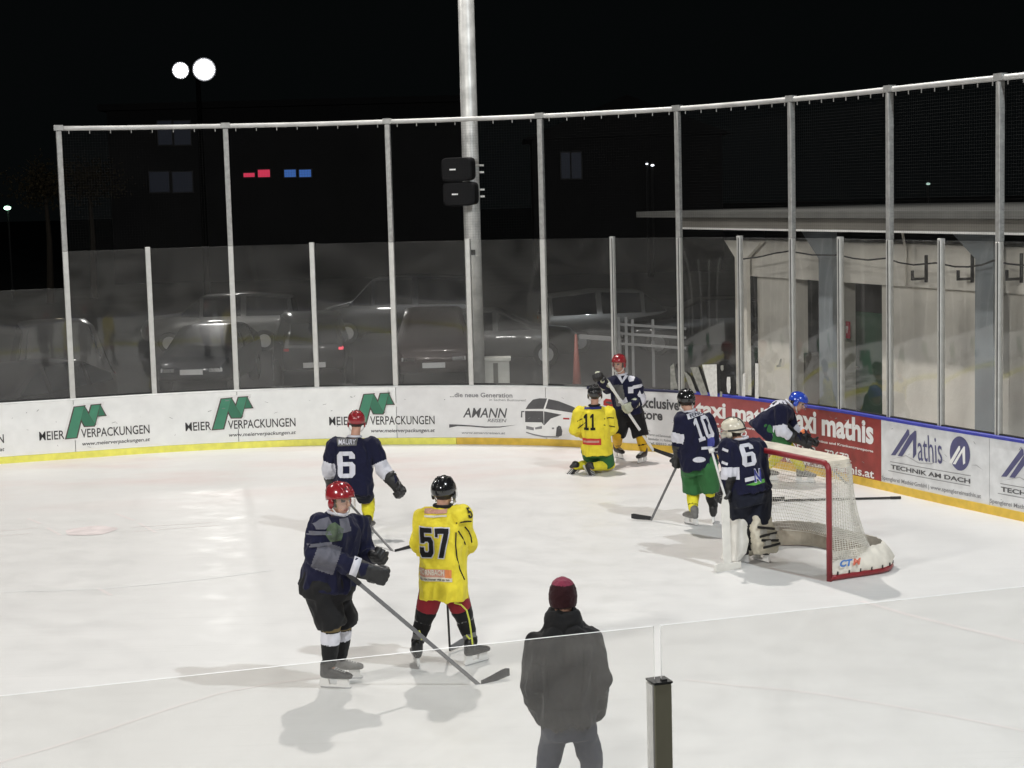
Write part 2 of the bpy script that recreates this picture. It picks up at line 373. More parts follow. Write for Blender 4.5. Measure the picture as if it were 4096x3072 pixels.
def btext(s, p0, p1, h, m, parent, bold=0.0, shear=0.0, off=0.004, halo=None):
    """words whose baseline runs between two photo pixels, cap height h pixels"""
    u0, v0 = board_uv(*p0); u1, v1 = board_uv(*p1); _, vt = board_uv(p0[0], p0[1] - h); hv = vt - v0
    fn = lambda c: (u0 + (u1 - u0) * c.x, v0 + (v1 - v0) * c.x + hv * c.y)
    if halo: on_board(text_bm(s, bold + halo, shear)[0], fn, off - 0.002, m_white, 'lettering', parent)
    return on_board(text_bm(s, bold, shear)[0], fn, off, m, 'lettering', parent)
def grow(P, d):
    n = len(P); A = sum(P[i][0] * P[(i + 1) % n][1] - P[(i + 1) % n][0] * P[i][1] for i in range(n)); sg = 1 if A > 0 else -1; out = []
    for i in range(n):
        a, b, c = Vector(P[i - 1]), Vector(P[i]), Vector(P[(i + 1) % n]); e1 = (b - a).normalized(); e2 = (c - b).normalized()
        n1 = Vector((e1.y, -e1.x)) * sg; n2 = Vector((e2.y, -e2.x)) * sg; k = (n1 + n2); k = k / max(0.35, k.dot(n1)); out.append(tuple(b + k * d))
    return out
def bpoly(polys, m, parent, off=0.004, name='logo', px=True, d=0.0):
    bm = bmesh.new()
    for P in polys:
        if d: P = grow(P, d)
        bm.faces.new([bm.verts.new((*(board_uv(*p) if px else p), 0)) for p in P])
    bm.normal_update(); bmesh.ops.triangulate(bm, faces=bm.faces)
    return on_board(bm, lambda c: (c.x, c.y), off, m, name, parent)
MK = [[(572, 568), (665, 565), (748, 285), (660, 290)], [(748, 285), (785, 362), (835, 455), (825, 470), (742, 468), (712, 400)], [(785, 362), (812, 282), (888, 280), (835, 455)], [(888, 280), (930, 381), (862, 382)]]
def meier(x0, parent, k):
    """packaging advert: ribbon mark, two words and an address; x0 in posts"""
    W_ = 1.80 / 588 * 1.0
    q = [[(x0 + (0.4521 * x - 149) * W_, 0.355 + (568 - y) / 288 * 0.545) for x, y in P] for P in MK]
    bpoly(q, m_white, parent, 0.002, px=False, d=0.045); bpoly(q, m_brown, parent, 0.0035, px=False, d=0.014)
    bpoly([q[0], q[2]], m_green, parent, 0.005, px=False, d=-0.002); bpoly([q[1], q[3]], m_green2, parent, 0.005, px=False, d=-0.002)
    def tx(s, a, b, v, h, bold, m, sh=0.0, halo=None):
        fn = lambda c: (x0 + (a - 149) * W_ + (b - a) * W_ * c.x, v + h * c.y)
        if halo: on_board(text_bm(s, bold + halo, sh)[0], fn, 0.003, m_white, 'lettering', parent)
        on_board(text_bm(s, bold, sh)[0], fn, 0.0045, m, 'lettering', parent)
    tx('MEIER', 150, 252, 0.352, 0.145, 0.006, m_black, halo=0.04)
    tx('VERPACKUNGEN', 320, 594, 0.352, 0.145, 0.006, m_black, halo=0.04)
    tx('www.meierverpackungen.at', 322, 594, 0.215, 0.062, 0.012, m_dgrey, 0.2)
meier(-2.245, pl[-2], 0); meier(-0.446, pl[0], 1); meier(1.352, pl[2], 2); meier(3.137, pl[2], 3)
# coach advert
p = pl[4]
btext('...die neue Generation', (1800, 1588), (2050, 1590), 17, m_mgrey, p, 0.02)
btext('in Sachen Bustouren!', (1958, 1603), (2104, 1606), 9, m_mgrey, p, 0.0)
btext('AMANN', (1852, 1669), (2030, 1671), 37, m_dgrey, p, 0.012, 0.25)
btext('REISEN', (1950, 1688), (2027, 1689), 13, m_mgrey, p, 0.02, 0.25)
btext('www.amannreisen.at', (1847, 1735), (2021, 1737), 9, m_mgrey, p, 0.01, 0.2)
sw = [(1797, 1697), (1797, 1711), (1830, 1704), (1880, 1706), (1940, 1711), (2000, 1710), (2069, 1699), (2000, 1706), (1940, 1706), (1880, 1701), (1830, 1698)]
bpoly([sw], m_dgrey, p)
c_ = lambda P: [(2000 + x * 0.4521, 1450 + y * 0.4521) for x, y in P]
bpoly([c_([(218, 520), (224, 420), (250, 370), (290, 325), (350, 312), (420, 310), (520, 335), (640, 380), (720, 420), (725, 590), (640, 610), (520, 652), (440, 652), (390, 650), (300, 632), (232, 612)])], m_white, p, 0.003, 'bus_picture')
bpoly([c_(P) for P in ([(226, 412), (252, 370), (292, 328), (350, 316), (418, 318), (385, 410)], [(402, 408), (430, 322), (520, 342), (640, 388), (715, 425), (715, 452), (640, 444)], [(222, 428), (384, 430), (388, 556), (370, 530), (224, 527)],
      [(391, 432), (548, 462), (450, 496), (391, 558)], [(494, 652), (502, 575), (520, 558), (540, 565), (552, 605), (548, 645), (520, 656)], [(185, 485), (188, 430), (216, 428), (216, 438), (198, 440), (197, 486)])], m_dgrey, p, 0.005, 'bus_picture')
bpoly([c_(P) for P in ([(232, 560), (300, 575), (300, 600), (234, 590)], [(310, 575), (372, 560), (372, 585), (315, 592)], [(232, 612), (300, 632), (390, 650), (440, 652), (520, 656), (520, 664), (390, 662), (300, 644), (232, 622)], [(460, 575), (480, 575), (480, 590), (460, 590)])], m_mgrey, p, 0.0055, 'bus_picture')
bpoly([c_([(560, 488), (615, 490), (615, 505), (560, 503)])], m_red, p, 0.0058, 'bus_picture')
# store advert
p = pl[6]
bpoly([[(2414, 1604), (2424, 1594), (2446, 1598), (2458, 1610), (2456, 1632), (2432, 1625), (2414, 1620)]], m_red, p)
bpoly([[(2424, 1606), (2444, 1606), (2450, 1614), (2444, 1618), (2424, 1611)]], m_dgrey, p, 0.006)
p = pl[7.35]
btext('Exclusive', (2548, 1627), (2718, 1641), 40, m_dgrey, p, 0.03)
btext('Store', (2548, 1673), (2651, 1681), 36, m_dgrey, p, 0.03)
for i, (s_, e_) in enumerate((('Herren und Damenmode', 2684), ('Bahnhofstr. 11, Rankweil', 2690), ('Tel. 05522 441', 2694))):
    btext(s_, (2594, 1742 + 17 * i), (e_, 1752 + 17 * i), 9, m_mgrey, p, 0.01)
# taxi adverts
def taxi(par, t0, t1, q0, q1, hh, low):
    btext('taxi', t0, t1, hh, m_white, par, 0.036); btext('mathis', q0, q1, hh, m_white, par, 0.036)
    s0, s1, t_ = low
    if t_ == 0:
        btext('Kleinbus und Krankentransporte', (s0[0], s0[1]), (s1[0], s1[1]), 9, m_white, par, 0.02)
        btext('05522 - 72672', (3165, 1797), (3398, 1843), 24, m_white, par, 0.02)
        btext('www.taximathis.at', (3140, 1846), (3497, 1914), 30, m_white, par, 0.02)
    else:
        btext('Kleinbus und Krankentransporte', s0, s1, 9, m_white, par, 0.02)
        btext('05522 - 72672', (2800, 1729), (2990, 1750), 24, m_white, par, 0.03)
        btext('www.taximathis.at', (2784, 1776), (3020, 1812), 26, m_white, par, 0.03)
taxi(pl['t1'], (2784, 1662), (2904, 1673), (2929, 1676), (3120, 1706), 58, ((2786, 1688), (3110, 1736), 1))
taxi(pl['t2'], (3158, 1713), (3266, 1732), (3288, 1737), (3495, 1774), 84, ((3250, 1764), (3494, 1810), 0))
# roofer adverts
def roofer(par, du):
    """du shifts the second copy by one sign"""
    def T(s, a, b, h, m, bold, sh=0.0):
        u0, v0 = board_uv(*a); u1, v1 = board_uv(*b); _, vt = board_uv(a[0], a[1] - h)
        on_board(text_bm(s, bold, sh)[0], lambda c: (u0 + du + (u1 - u0) * c.x, v0 + (v1 - v0) * c.x + (vt - v0) * c.y), 0.0045, m, 'lettering', par)
    def P(polys, m, off=0.0045): bpoly([[(board_uv(*q)[0] + du, board_uv(*q)[1]) for q in A] for A in polys], m, par, off, px=False)
    z = lambda A: [(3400 + x * 0.3617, 1600 + y * 0.3617) for x, y in A]
    P([z([(455, 610), (505, 612), (660, 385), (655, 335), (640, 322)]), z([(530, 618), (580, 622), (700, 440), (735, 345), (720, 338), (660, 395)]), z([(700, 440), (735, 345), (735, 600), (705, 645), (698, 640)])], m_purple)
    T('athis', (3400 + 750 * .3617, 1600 + 665 * .3617), (3400 + 1022 * .3617, 1600 + 705 * .3617), 105, m_purple, 0.0, -0.12)
    A = []; 
    for k in range(36): t = 2 * math.pi * k / 36; A.append((1218 + 112 * math.cos(t), 592 + 190 * math.sin(t) + 0.12 * 112 * math.cos(t)))
    P([z(A)], m_purple)
    P([z([(1100, 690), (1130, 706), (1222, 545), (1220, 508), (1205, 510)]), z([(1140, 706), (1170, 712), (1245, 580), (1275, 515), (1262, 512), (1230, 560)]), z([(1245, 580), (1275, 515), (1278, 700), (1255, 716)])], m_white, 0.006)
    T('TECHNIK AM DACH', (3564, 1874), (3882, 1934), 16, m_dgrey, 0.03)
    for a, b in (((3562, 1845), (3884, 1902)), ((3554, 1881), (3882, 1943))):
        P([[(a[0], a[1]), (b[0], b[1]), (b[0], b[1] + 2.6), (a[0], a[1] + 2.6)]], m_mgrey)
    T('Spenglerei Mathis GmbH | www.spenglereimathis.at', (3528, 1917), (3925, 1993), 15, m_mgrey, 0.012)
    P([z([(450, 655), (620, 610), (760, 690), (900, 700), (1010, 650), (1080, 690), (1010, 660), (900, 712), (760, 702), (620, 620)]), z([(1340, 720), (1400, 715), (1480, 780), (1400, 728)])], m_lgrey, 0.003)
roofer(pl['m1'], 0.0); roofer(pl['m2'], 2.02)
# black puck scuffs on the panels
rnd = random.Random(3); sc_ = []
for i in range(95):
    u = rnd.uniform(-1.0, 16.5); v = rnd.uniform(0.18, 0.95); l = rnd.uniform(0.006, 0.05); h = rnd.uniform(0.003, 0.012); a = rnd.uniform(-0.06, 0.06)
    sc_.append([(u, v), (u + l, v + a * 0.6), (u + l, v + a * 0.6 + h), (u, v + h)])
bpoly(sc_, m_mgrey, None, 0.0065, 'scuff_marks', px=False)
# ------------------------------------------------------------------ glass barrier on the boards
def glass_mat(name, dirt, tint=0.93, rf=1.0, back=0.35):
    m = bpy.data.materials.new(name); m.use_nodes = True; t = m.node_tree; N, L = t.nodes, t.links
    for n_ in list(N):
        if n_.type == 'BSDF_PRINCIPLED': N.remove(n_)
    out = N['Material Output']
    tr = N.new('ShaderNodeBsdfTransparent'); tr.inputs[0].default_value = (tint, tint * 1.0, tint * 0.99, 1)
    df = N.new('ShaderNodeBsdfDiffuse'); df.inputs[0].default_value = (0.8, 0.79, 0.76, 1)
    tl = N.new('ShaderNodeBsdfTranslucent'); tl.inputs[0].default_value = (0.8, 0.79, 0.76, 1)
    dt = N.new('ShaderNodeMixShader'); dt.inputs[0].default_value = back; L.new(df.outputs[0], dt.inputs[1]); L.new(tl.outputs[0], dt.inputs[2])
    tc = N.new('ShaderNodeTexCoord'); nz = N.new('ShaderNodeTexNoise'); nz.inputs['Scale'].default_value = 1.0; nz.inputs['Detail'].default_value = 7; nz.inputs['Distortion'].default_value = 1.2; mp_ = N.new('ShaderNodeMapping'); mp_.inputs['Scale'].default_value = (1, 1, 1.6); L.new(tc.outputs['Object'], mp_.inputs['Vector']); L.new(mp_.outputs[0], nz.inputs['Vector'])
    mr = N.new('ShaderNodeMapRange'); mr.inputs['From Min'].default_value = 0.25; mr.inputs['From Max'].default_value = 0.75; mr.inputs['To Min'].default_value = dirt * 0.5; mr.inputs['To Max'].default_value = dirt * 1.55; L.new(nz.outputs[0], mr.inputs[0])
    m1 = N.new('ShaderNodeMixShader'); L.new(mr.outputs[0], m1.inputs[0]); L.new(tr.outputs[0], m1.inputs[1]); L.new(dt.outputs[0], m1.inputs[2])
    lw = N.new('ShaderNodeLayerWeight'); lw.inputs[0].default_value = 0.5
    p5 = N.new('ShaderNodeMath'); p5.operation = 'POWER'; p5.inputs[1].default_value = 5; L.new(lw.outputs['Facing'], p5.inputs[0])
    ma = N.new('ShaderNodeMath'); ma.operation = 'MULTIPLY_ADD'; ma.inputs[1].default_value = 0.9 * rf; ma.inputs[2].default_value = 0.085 * rf; L.new(p5.outputs[0], ma.inputs[0])
    gl = N.new('ShaderNodeBsdfGlossy'); gl.inputs['Roughness'].default_value = 0.035
    m2 = N.new('ShaderNodeMixShader'); L.new(ma.outputs[0], m2.inputs[0]); L.new(m1.outputs[0], m2.inputs[1]); L.new(gl.outputs[0], m2.inputs[2]); L.new(m2.outputs[0], out.inputs[0])
    return m
m_glass = glass_mat('dusty_acrylic', 0.065, 0.93, 0.8)
m_glass_c = glass_mat('dusty_corner_acrylic', 0.055, 0.99, 1.25); m_glass_n = glass_mat('near_acrylic', 0.15, 0.985, 0.5, 0.6)
mb_ = bpy.data.materials.new('clear_back'); mb_.use_nodes = True; N = mb_.node_tree.nodes; N.remove(N['Principled BSDF']); tr = N.new('ShaderNodeBsdfTransparent'); mb_.node_tree.links.new(tr.outputs[0], N['Material Output'].inputs[0]); m_clear = mb_
m_edge = mat('lit_glass_edge', (0.85, 0.86, 0.86), 0.3, var=0.02)  # pane edges white: the light they catch put into colour
m_alu = mat('brushed_aluminium', (0.62, 0.62, 0.60), 0.42, metal=0.55, var=0.10, vs=9)
m_galv = mat('galvanised_steel', (0.36, 0.36, 0.35), 0.5, metal=0.45, var=0.22, vs=14, bump=0.05, bs=40)
m_gasket = mat('black_gasket', (0.02, 0.02, 0.02), 0.6)
def pane_mesh(p00, p10, z0, z1, nrm, bulge, th=0.012, nx=12, nz=12):
    """a slightly bowed sheet of acrylic: front, back and rim"""
    me = MB(); fr = []; bk = []
    for j in range(nz + 1):
        for i in range(nx + 1):
            s_, t_ = i / nx, j / nz; b = bulge * (1 - (2 * s_ - 1) ** 2) * (1 - 0.75 * (2 * t_ - 1) ** 2)
            p = p00.lerp(p10, s_); q = Vector((p.x, p.y, z0 + (z1 - z0) * t_)) + nrm * b; fr.append(q); bk.append(q - nrm * th)
    n = nx + 1; fs = [(j * n + i, j * n + i + 1, (j + 1) * n + i + 1, (j + 1) * n + i) for j in range(nz) for i in range(nx)]
    k = len(fr); rim = list(range(0, nx)) + [j * n + nx for j in range(nz)] + [nz * n + i for i in range(nx, 0, -1)] + [j * n for j in range(nz, 0, -1)]
    nr = len(rim); v = [tuple(x) for x in fr + bk] + [tuple(fr[i]) for i in rim] + [tuple(bk[i]) for i in rim]; f = fs + [tuple(x + k for x in q[::-1]) for q in fs] + [(2 * k + i, 2 * k + nr + i, 2 * k + nr + (i + 1) % nr, 2 * k + (i + 1) % nr) for i in range(nr)]
    m = bpy.data.meshes.new('pane'); m.from_pydata(v, [], f); L_ = len(fs)
    for i, pg in enumerate(m.polygons): pg.material_index = 0 if i < L_ else (1 if i < 2 * L_ else 2); pg.use_smooth = i < L_
    m.update()
    if m.polygons[0].normal.dot(nrm) < 0: m.flip_normals()
    return m
barrier = Thing('glass_barrier', (1.6, 28.8, HB), 'tall clear panes in aluminium posts standing on the far boards', 'glass barrier')
rb = random.Random(11)
for i in range(-4, 25):
    n0 = bn(i + 0.5); N3 = Vector((n0.x, n0.y, 0)); a = bpos(i, 0, -0.045, 0); b = bpos(i + 1, 0, -0.045, 0); d = (b - a).normalized()
    barrier.part('pane', pane_mesh(a + d * 0.025, b - d * 0.025, HB + 0.03, HG if i >= 0 else HGL, N3, rb.uniform(0.004, 0.014) if i < 6 or i > 10 else rb.uniform(0.016, 0.03)), [m_glass if i < 6 else m_glass_c, m_clear, m_edge])
def post_box(u, z0, z1, off, wd, dp):
    p = bp(u); n0 = bn(u); t0 = Vector((-n0.y, n0.x, 0)); N3 = Vector((n0.x, n0.y, 0)); mb = MB()
    mb.obox(Vector((p.x, p.y, (z0 + z1) / 2)) + N3 * off, t0 * wd / 2, N3 * dp / 2, Vector((0, 0, (z1 - z0) / 2))); return bevelled(mb, 0.006, 1)
for i in range(-4, 26):
    tall = i >= 0 and i % 2 == 0; zt = HG if i >= 0 else HGL
    o = barrier.part('post', post_box(i, HB + 0.02, zt + (0.0 if tall else 0.03), -0.05, (0.085 if not tall else 0.09) - (0.014 if i >= 7 else 0), 0.08), m_alu)
    if i >= 7:
        barrier.part('seal', post_box(i + 0.012, HB + 0.03, zt, -0.0055, 0.014, 0.012), m_gasket, o)
barrier.part('bottom_channel', strip(ur(-4, 25), [(-0.02, HB + 0.035), (-0.02, HB + 0.062), (-0.08, HB + 0.062), (-0.08, HB + 0.035)]), m_gasket)  # frame bottom made near-black, its shade put into the colour
# white and grey marks on the panes of the corner
m_mark_w = mat('white_glass_mark', (0.72, 0.72, 0.69), 0.6, var=0.15, vs=20)
m_mark_g = mat('grey_glass_mark', (0.30, 0.30, 0.27), 0.7, var=0.35, vs=14)
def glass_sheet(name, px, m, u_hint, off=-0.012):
    """a thin sheet cut to an outline (view pixels) on one pane"""
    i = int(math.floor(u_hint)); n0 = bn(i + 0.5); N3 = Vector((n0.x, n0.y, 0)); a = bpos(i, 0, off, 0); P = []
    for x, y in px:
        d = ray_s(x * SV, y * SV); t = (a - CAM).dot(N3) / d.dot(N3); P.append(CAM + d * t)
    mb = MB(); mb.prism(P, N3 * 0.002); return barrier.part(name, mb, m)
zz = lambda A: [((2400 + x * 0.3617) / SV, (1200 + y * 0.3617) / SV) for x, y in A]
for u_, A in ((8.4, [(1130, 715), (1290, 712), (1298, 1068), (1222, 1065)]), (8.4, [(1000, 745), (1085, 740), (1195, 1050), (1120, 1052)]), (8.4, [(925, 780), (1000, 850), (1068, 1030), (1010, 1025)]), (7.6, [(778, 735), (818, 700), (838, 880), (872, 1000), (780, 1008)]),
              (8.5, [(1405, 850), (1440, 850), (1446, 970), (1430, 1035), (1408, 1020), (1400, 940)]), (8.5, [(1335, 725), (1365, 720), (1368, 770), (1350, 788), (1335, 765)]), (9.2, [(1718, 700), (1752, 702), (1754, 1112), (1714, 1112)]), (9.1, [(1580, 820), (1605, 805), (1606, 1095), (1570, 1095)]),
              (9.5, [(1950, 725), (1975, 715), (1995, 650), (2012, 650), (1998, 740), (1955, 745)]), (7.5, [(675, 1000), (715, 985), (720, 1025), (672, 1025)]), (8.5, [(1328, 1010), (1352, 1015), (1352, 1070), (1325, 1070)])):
    glass_sheet('glass_mark', zz(A), m_mark_w if A[0][0] in (1130, 1405, 1718, 1580) else m_mark_g, u_)
# ------------------------------------------------------------------ safety net above the glass
net = Thing('safety_net', (1.6, 28.9, HG), 'galvanised frame of tall posts and top rail holding fine netting above the glass', 'safety net')
tall = [i for i in range(0, 26, 2)]
for i in tall:
    o = net.part('net_post', post_box(i, HG + 0.002, HR - 0.042, -0.055, 0.088 if i < 7 else 0.08, 0.085), m_galv)
    if i >= 8:                             # bracket under the rail
        n0 = bn(i); t0 = Vector((-n0.y, n0.x, 0)); P = bpos(i, 0, -0.008, HR - 0.06); mb = MB()
        mb.prism([P + t0 * 0.05, P + t0 * 0.012 + Vector((0, 0, 0.02)), P + t0 * 0.05 + Vector((0, 0, -0.34))], Vector((n0.x, n0.y, 0)) * 0.012); net.part('bracket', mb, m_alu, o)
mb = MB(); mb.tube([bpos(u, 0, -0.055, HR) for u in ur(-0.03, 24, 0.25)], 0.04, 10); net.part('top_rail', mb, mat('dull_aluminium', (0.50, 0.50, 0.49), 0.5, metal=0.4, var=0.2, vs=3), smooth=True)
for i in range(0, 18):
    for k in range(4):
        u = i + (k + 0.5) / 4; P = bpos(u, 0, -0.055, HR - 0.03); mb = MB(); mb.tube([P, P + Vector((0, 0, -0.06))], 0.008, 5); net.part('hook', mb, m_galv)
for i in tall: P = bpos(i, 0, -0.055, HR + 0.01); n0 = bn(i); t0 = Vector((-n0.y, n0.x, 0)); mb = MB(); mb.obox(P, t0 * 0.075, Vector((n0.x, n0.y, 0)) * 0.05, Vector((0, 0, 0.045))); net.part('rail_clamp', mb, m_galv)
def net_mat():
    m = bpy.data.materials.new('fine_black_netting'); m.use_nodes = True; t = m.node_tree; N, L = t.nodes, t.links; b = N['Principled BSDF']; b.inputs['Base Color'].default_value = (0.012, 0.012, 0.012, 1); b.inputs['Roughness'].default_value = 0.9
    uv = N.new('ShaderNodeUVMap'); sp = N.new('ShaderNodeSeparateXYZ'); L.new(uv.outputs[0], sp.inputs[0]); res = []
    for k in (0, 1):
        fr = N.new('ShaderNodeMath'); fr.operation = 'FRACT'; L.new(sp.outputs[k], fr.inputs[0]); lt = N.new('ShaderNodeMath'); lt.operation = 'LESS_THAN'; lt.inputs[1].default_value = 0.035; L.new(fr.outputs[0], lt.inputs[0]); res.append(lt)
    mx = N.new('ShaderNodeMath'); mx.operation = 'MAXIMUM'; L.new(res[0].outputs[0], mx.inputs[0]); L.new(res[1].outputs[0], mx.inputs[1]); L.new(mx.outputs[0], b.inputs['Alpha']); return m
us = ur(0, 24, 0.2); v = []; f = []; uvs = []; s_ = 0.0
for i, u in enumerate(us):
    if i: s_ += (bpos(u, 0, 0, 0) - bpos(us[i - 1], 0, 0, 0)).length
    v += [tuple(bpos(u, 0, -0.052, HG + 0.01)), tuple(bpos(u, 0, -0.052, HR - 0.05))]; uvs += [(s_ / 0.045, 0), (s_ / 0.045, (HR - HG) / 0.045)]
f = [(2 * i, 2 * i + 2, 2 * i + 3, 2 * i + 1) for i in range(len(us) - 1)]
me = bpy.data.meshes.new('netting'); me.from_pydata(v, [], f); ul = me.uv_layers.new(name='UVMap')
for lp in me.loops: ul.data[lp.index].uv = uvs[lp.vertex_index]
net.part('netting', me, net_mat())
# ------------------------------------------------------------------ near barrier in front of the stand
near = Thing('glass_barrier', (NEAR0.x, NEAR0.y, 0), 'near clear glass barrier with one stubby aluminium post in front of the camera', 'glass barrier')
N3 = Vector((NEARN.x, NEARN.y, 0)); T3 = Vector((NEARD.x, NEARD.y, 0)); P0 = Vector((NEAR0.x, NEAR0.y, 0))
ZN = 2.1
spans = [(-9.6, -4.83), (-4.79, -0.018), (0.018, 4.79), (4.83, 9.6)]
for a, b in spans:
    near.part('pane', pane_mesh(P0 + T3 * a, P0 + T3 * b, 1.02, ZN, -N3, 0.0, 0.012, 6, 4), [m_glass_n, m_clear, m_edge])
m_olive = mat('olive_anodised', (0.17, 0.165, 0.12), 0.5, var=0.06)
ZP = 1.822
for k in (-4.81, 0, 4.81):
    mb = MB(); mb.obox(P0 + T3 * k + N3 * -0.01 + Vector((0, 0, (1.02 + ZP) / 2)), T3 * 0.046, N3 * 0.05, Vector((0, 0, (ZP - 1.02) / 2)), 0)
    o = near.part('post', bevelled(mb, 0.004, 1), m_olive)
    mb = MB(); c = P0 + T3 * (k - 0.050) + N3 * -0.012 + Vector((0, 0, (1.02 + ZP) / 2)); mb.obox(c, T3 * 0.004, N3 * 0.04, Vector((0, 0, (ZP - 1.03) / 2))); near.part('lit_side_strip', mb, m_alu, o)  # pale side strip puts the post's lit left face into colour
    mb = MB(); mb.obox(P0 + T3 * k + N3 * -0.01 + Vector((0, 0, ZP + 0.005)), T3 * 0.05, N3 * 0.054, Vector((0, 0, 0.005))); mb.obox(P0 + T3 * (k + 0.01) + N3 * -0.045 + Vector((0, 0, ZP + 0.016)), T3 * 0.014, N3 * 0.012, Vector((0, 0, 0.006))); near.part('cap', mb, m_gasket, o)
mb = MB(); mb.obox(P0 - T3 * 4.0 + Vector((0, 0, 0.5)), T3 * 14, N3 * 0.05, Vector((0, 0, 0.5))); nb = Thing('rink_boards', P0, 'near white rink boards below the front barrier', 'rink boards')
nb.part('board_panel', mb, m_board); mb = MB(); mb.obox(P0 - T3 * 4.0 + N3 * 0.055 + Vector((0, 0, 0.056)), T3 * 14, N3 * 0.004, Vector((0, 0, 0.055))); nb.part('kick_strip', mb, m_yel)
mb = MB(); mb.obox(P0 - T3 * 4.0 + Vector((0, 0, 1.011)), T3 * 14, N3 * 0.06, Vector((0, 0, 0.01))); nb.part('cap_rail', mb, m_blue)
# ------------------------------------------------------------------ goal
m_goalred = mat('red_goal_paint', (0.23, 0.014, 0.02), 0.4, var=0.15, vs=9, coat=0.2)
m_cord = mat('white_goal_cord', (0.78, 0.76, 0.70), 0.8, var=0.1)
m_canvas = mat('cream_canvas', (0.66, 0.60, 0.50), 0.85, var=0.18, vs=7, bump=0.6, bs=9)
m_canvas_w = mat('off_white_canvas', (0.72, 0.68, 0.60), 0.85, var=0.14, vs=8, bump=0.7, bs=7)
GP = Vector((3.37, 18.55, 0.0)); GD = Vector((-0.445, 0.895, 0)).normalized(); GB = Vector((0.895, 0.445, 0)).normalized(); GW, GH = 1.95, 1.285
goal = Thing('ice_hockey_goal', GP + GD * GW / 2, 'ice hockey goal with red frame, cream net and white skirt standing beside the goalkeeper', 'goal')
def gpt(a, b, z): return GP + GD * a + GB * b + Vector((0, 0, z))     # along the mouth, towards the back, up
mb = MB(); r = 0.032; P = [gpt(0, 0, 0.0), gpt(0, 0, GH - 0.09)]
for t in (25, 50, 75): P.append(gpt(0.09 - 0.09 * math.cos(R_(t)), 0, GH - 0.09 + 0.09 * math.sin(R_(t))))
P.append(gpt(0.09, 0, GH)); Q = [gpt(GW - (p - GP).dot(GD), 0, p.z) for p in reversed(P)]
mb.tube(P + Q, r, 12); goal.part('frame', mb, m_goalred, smooth=True)
def plan(dep, ins, n=40):                   # D-shaped outline from near post round the back to far post: (along, back)
    out = []; L1 = dep - 0.45 if dep > 0.8 else dep - 0.2; rr = dep - L1
    out += [(ins, L1 * i / 8) for i in range(8)]
    for i in range(13): t = math.pi / 2 * i / 12; out.append((ins + rr * 1.15 * (1 - math.cos(t)), L1 + rr * math.sin(t)))
    a0, a1 = out[-1][0], GW - out[-1][0]; out += [(a0 + (a1 - a0) * i / 14, dep) for i in range(1, 14)]
    return out + [(GW - a, b) for a, b in reversed(out[:21])]
BASE = plan(1.08, 0.0); TOP = plan(0.40, 0.02)
mb = MB(); mb.tube([gpt(a, b, 0.035) for a, b in BASE], 0.034, 8); goal.part('base_frame', mb, m_goalred, smooth=True)
# canvas skirt over the base frame
def lerp2(p, q, t): return (p[0] + (q[0] - p[0]) * t, p[1] + (q[1] - p[1]) * t)
def resample(P, n):
    d = [0.0]
    for a, b in zip(P[:-1], P[1:]): d.append(d[-1] + math.hypot(b[0] - a[0], b[1] - a[1]))
    out = []; j = 0
    for i in range(n):
        s_ = d[-1] * i / (n - 1)
        while j < len(d) - 2 and d[j + 1] < s_: j += 1
        out.append(lerp2(P[j], P[j + 1], (s_ - d[j]) / max(1e-6, d[j + 1] - d[j])))
    return out
def net_pt(i, t, n, Bs, Ts):               # t 0 at the ice .. 1 at the top shelf; the net hangs inwards
    a, b = lerp2(Bs[i], Ts[i], t ** 0.55 if t > 0 else 0); z = 0.06 + (GH - 0.06) * t
    k = 0.03 * math.sin(math.pi * t); w_ = 0.012 * noise.noise(Vector((i * 0.35, t * 6, 2)))
    return gpt(a + w_, b - k + w_, z)
nS = 90; Bs = resample(BASE, nS); Ts = resample(TOP, nS)
sk = MB(); vs = []; fs = []; RN = 5
ni = 150; Bk = resample(BASE, ni); Tk = resample(TOP, ni)
for i in range(ni):
    wob = 0.02 * noise.noise(Vector((i * 0.13, 1.7, 0))) ; hh = 0.235 + 0.02 * math.sin(i * 0.6) * noise.noise(Vector((i * 0.2, 0, 5)))
    cx = lerp2(Bk[i], (GW / 2, 0.1), 0.0)
    for j, (t, ins) in enumerate(((0.0, -0.012), (0.3, -0.03), (0.65, 0.0 + 0.02), (1.0, 0.085), (1.02, 0.10))):
        a, b = Bk[i]; c = (GW / 2 - a, 0.35 - b); l = math.hypot(*c) or 1; q = ins + wob * math.sin(math.pi * min(1, t)) + 0.018 * noise.noise(Vector((i * 0.3, j * 0.9, 3)))
        vs.append(gpt(a + c[0] / l * q, b + c[1] / l * q, 0.062 + hh * t - 0.004 * (j == 4)))
fs = [(i * RN + j, (i + 1) * RN + j, (i + 1) * RN + j + 1, i * RN + j + 1) for i in range(ni - 1) for j in range(RN - 1)]
sk.add(vs, fs); goal.part('skirt', sk, m_canvas_w, smooth=True)
for i in range(4, ni - 4, 6): a, b = Bk[i]; c = (GW / 2 - a, 0.35 - b); l = math.hypot(*c); mb = MB(); mb.obox(gpt(a - c[0] / l * 0.025, b - c[1] / l * 0.025, 0.082), GD * 0.006, GB * 0.006, (0, 0, 0.018)); goal.part('lace', mb, m_gasket)
# cord net: verticals and horizontals
mb = MB(); nh = 27; cr = 0.0029
for i in range(0, nS):
    mb.tube([net_pt(i, t / 16, nS, Bs, Ts) for t in range(2, 17)], cr, 3, cap=False)
for k in range(3, nh):
    mb.tube([net_pt(i, k / nh, nS, Bs, Ts) for i in range(nS)], cr, 3, cap=False)
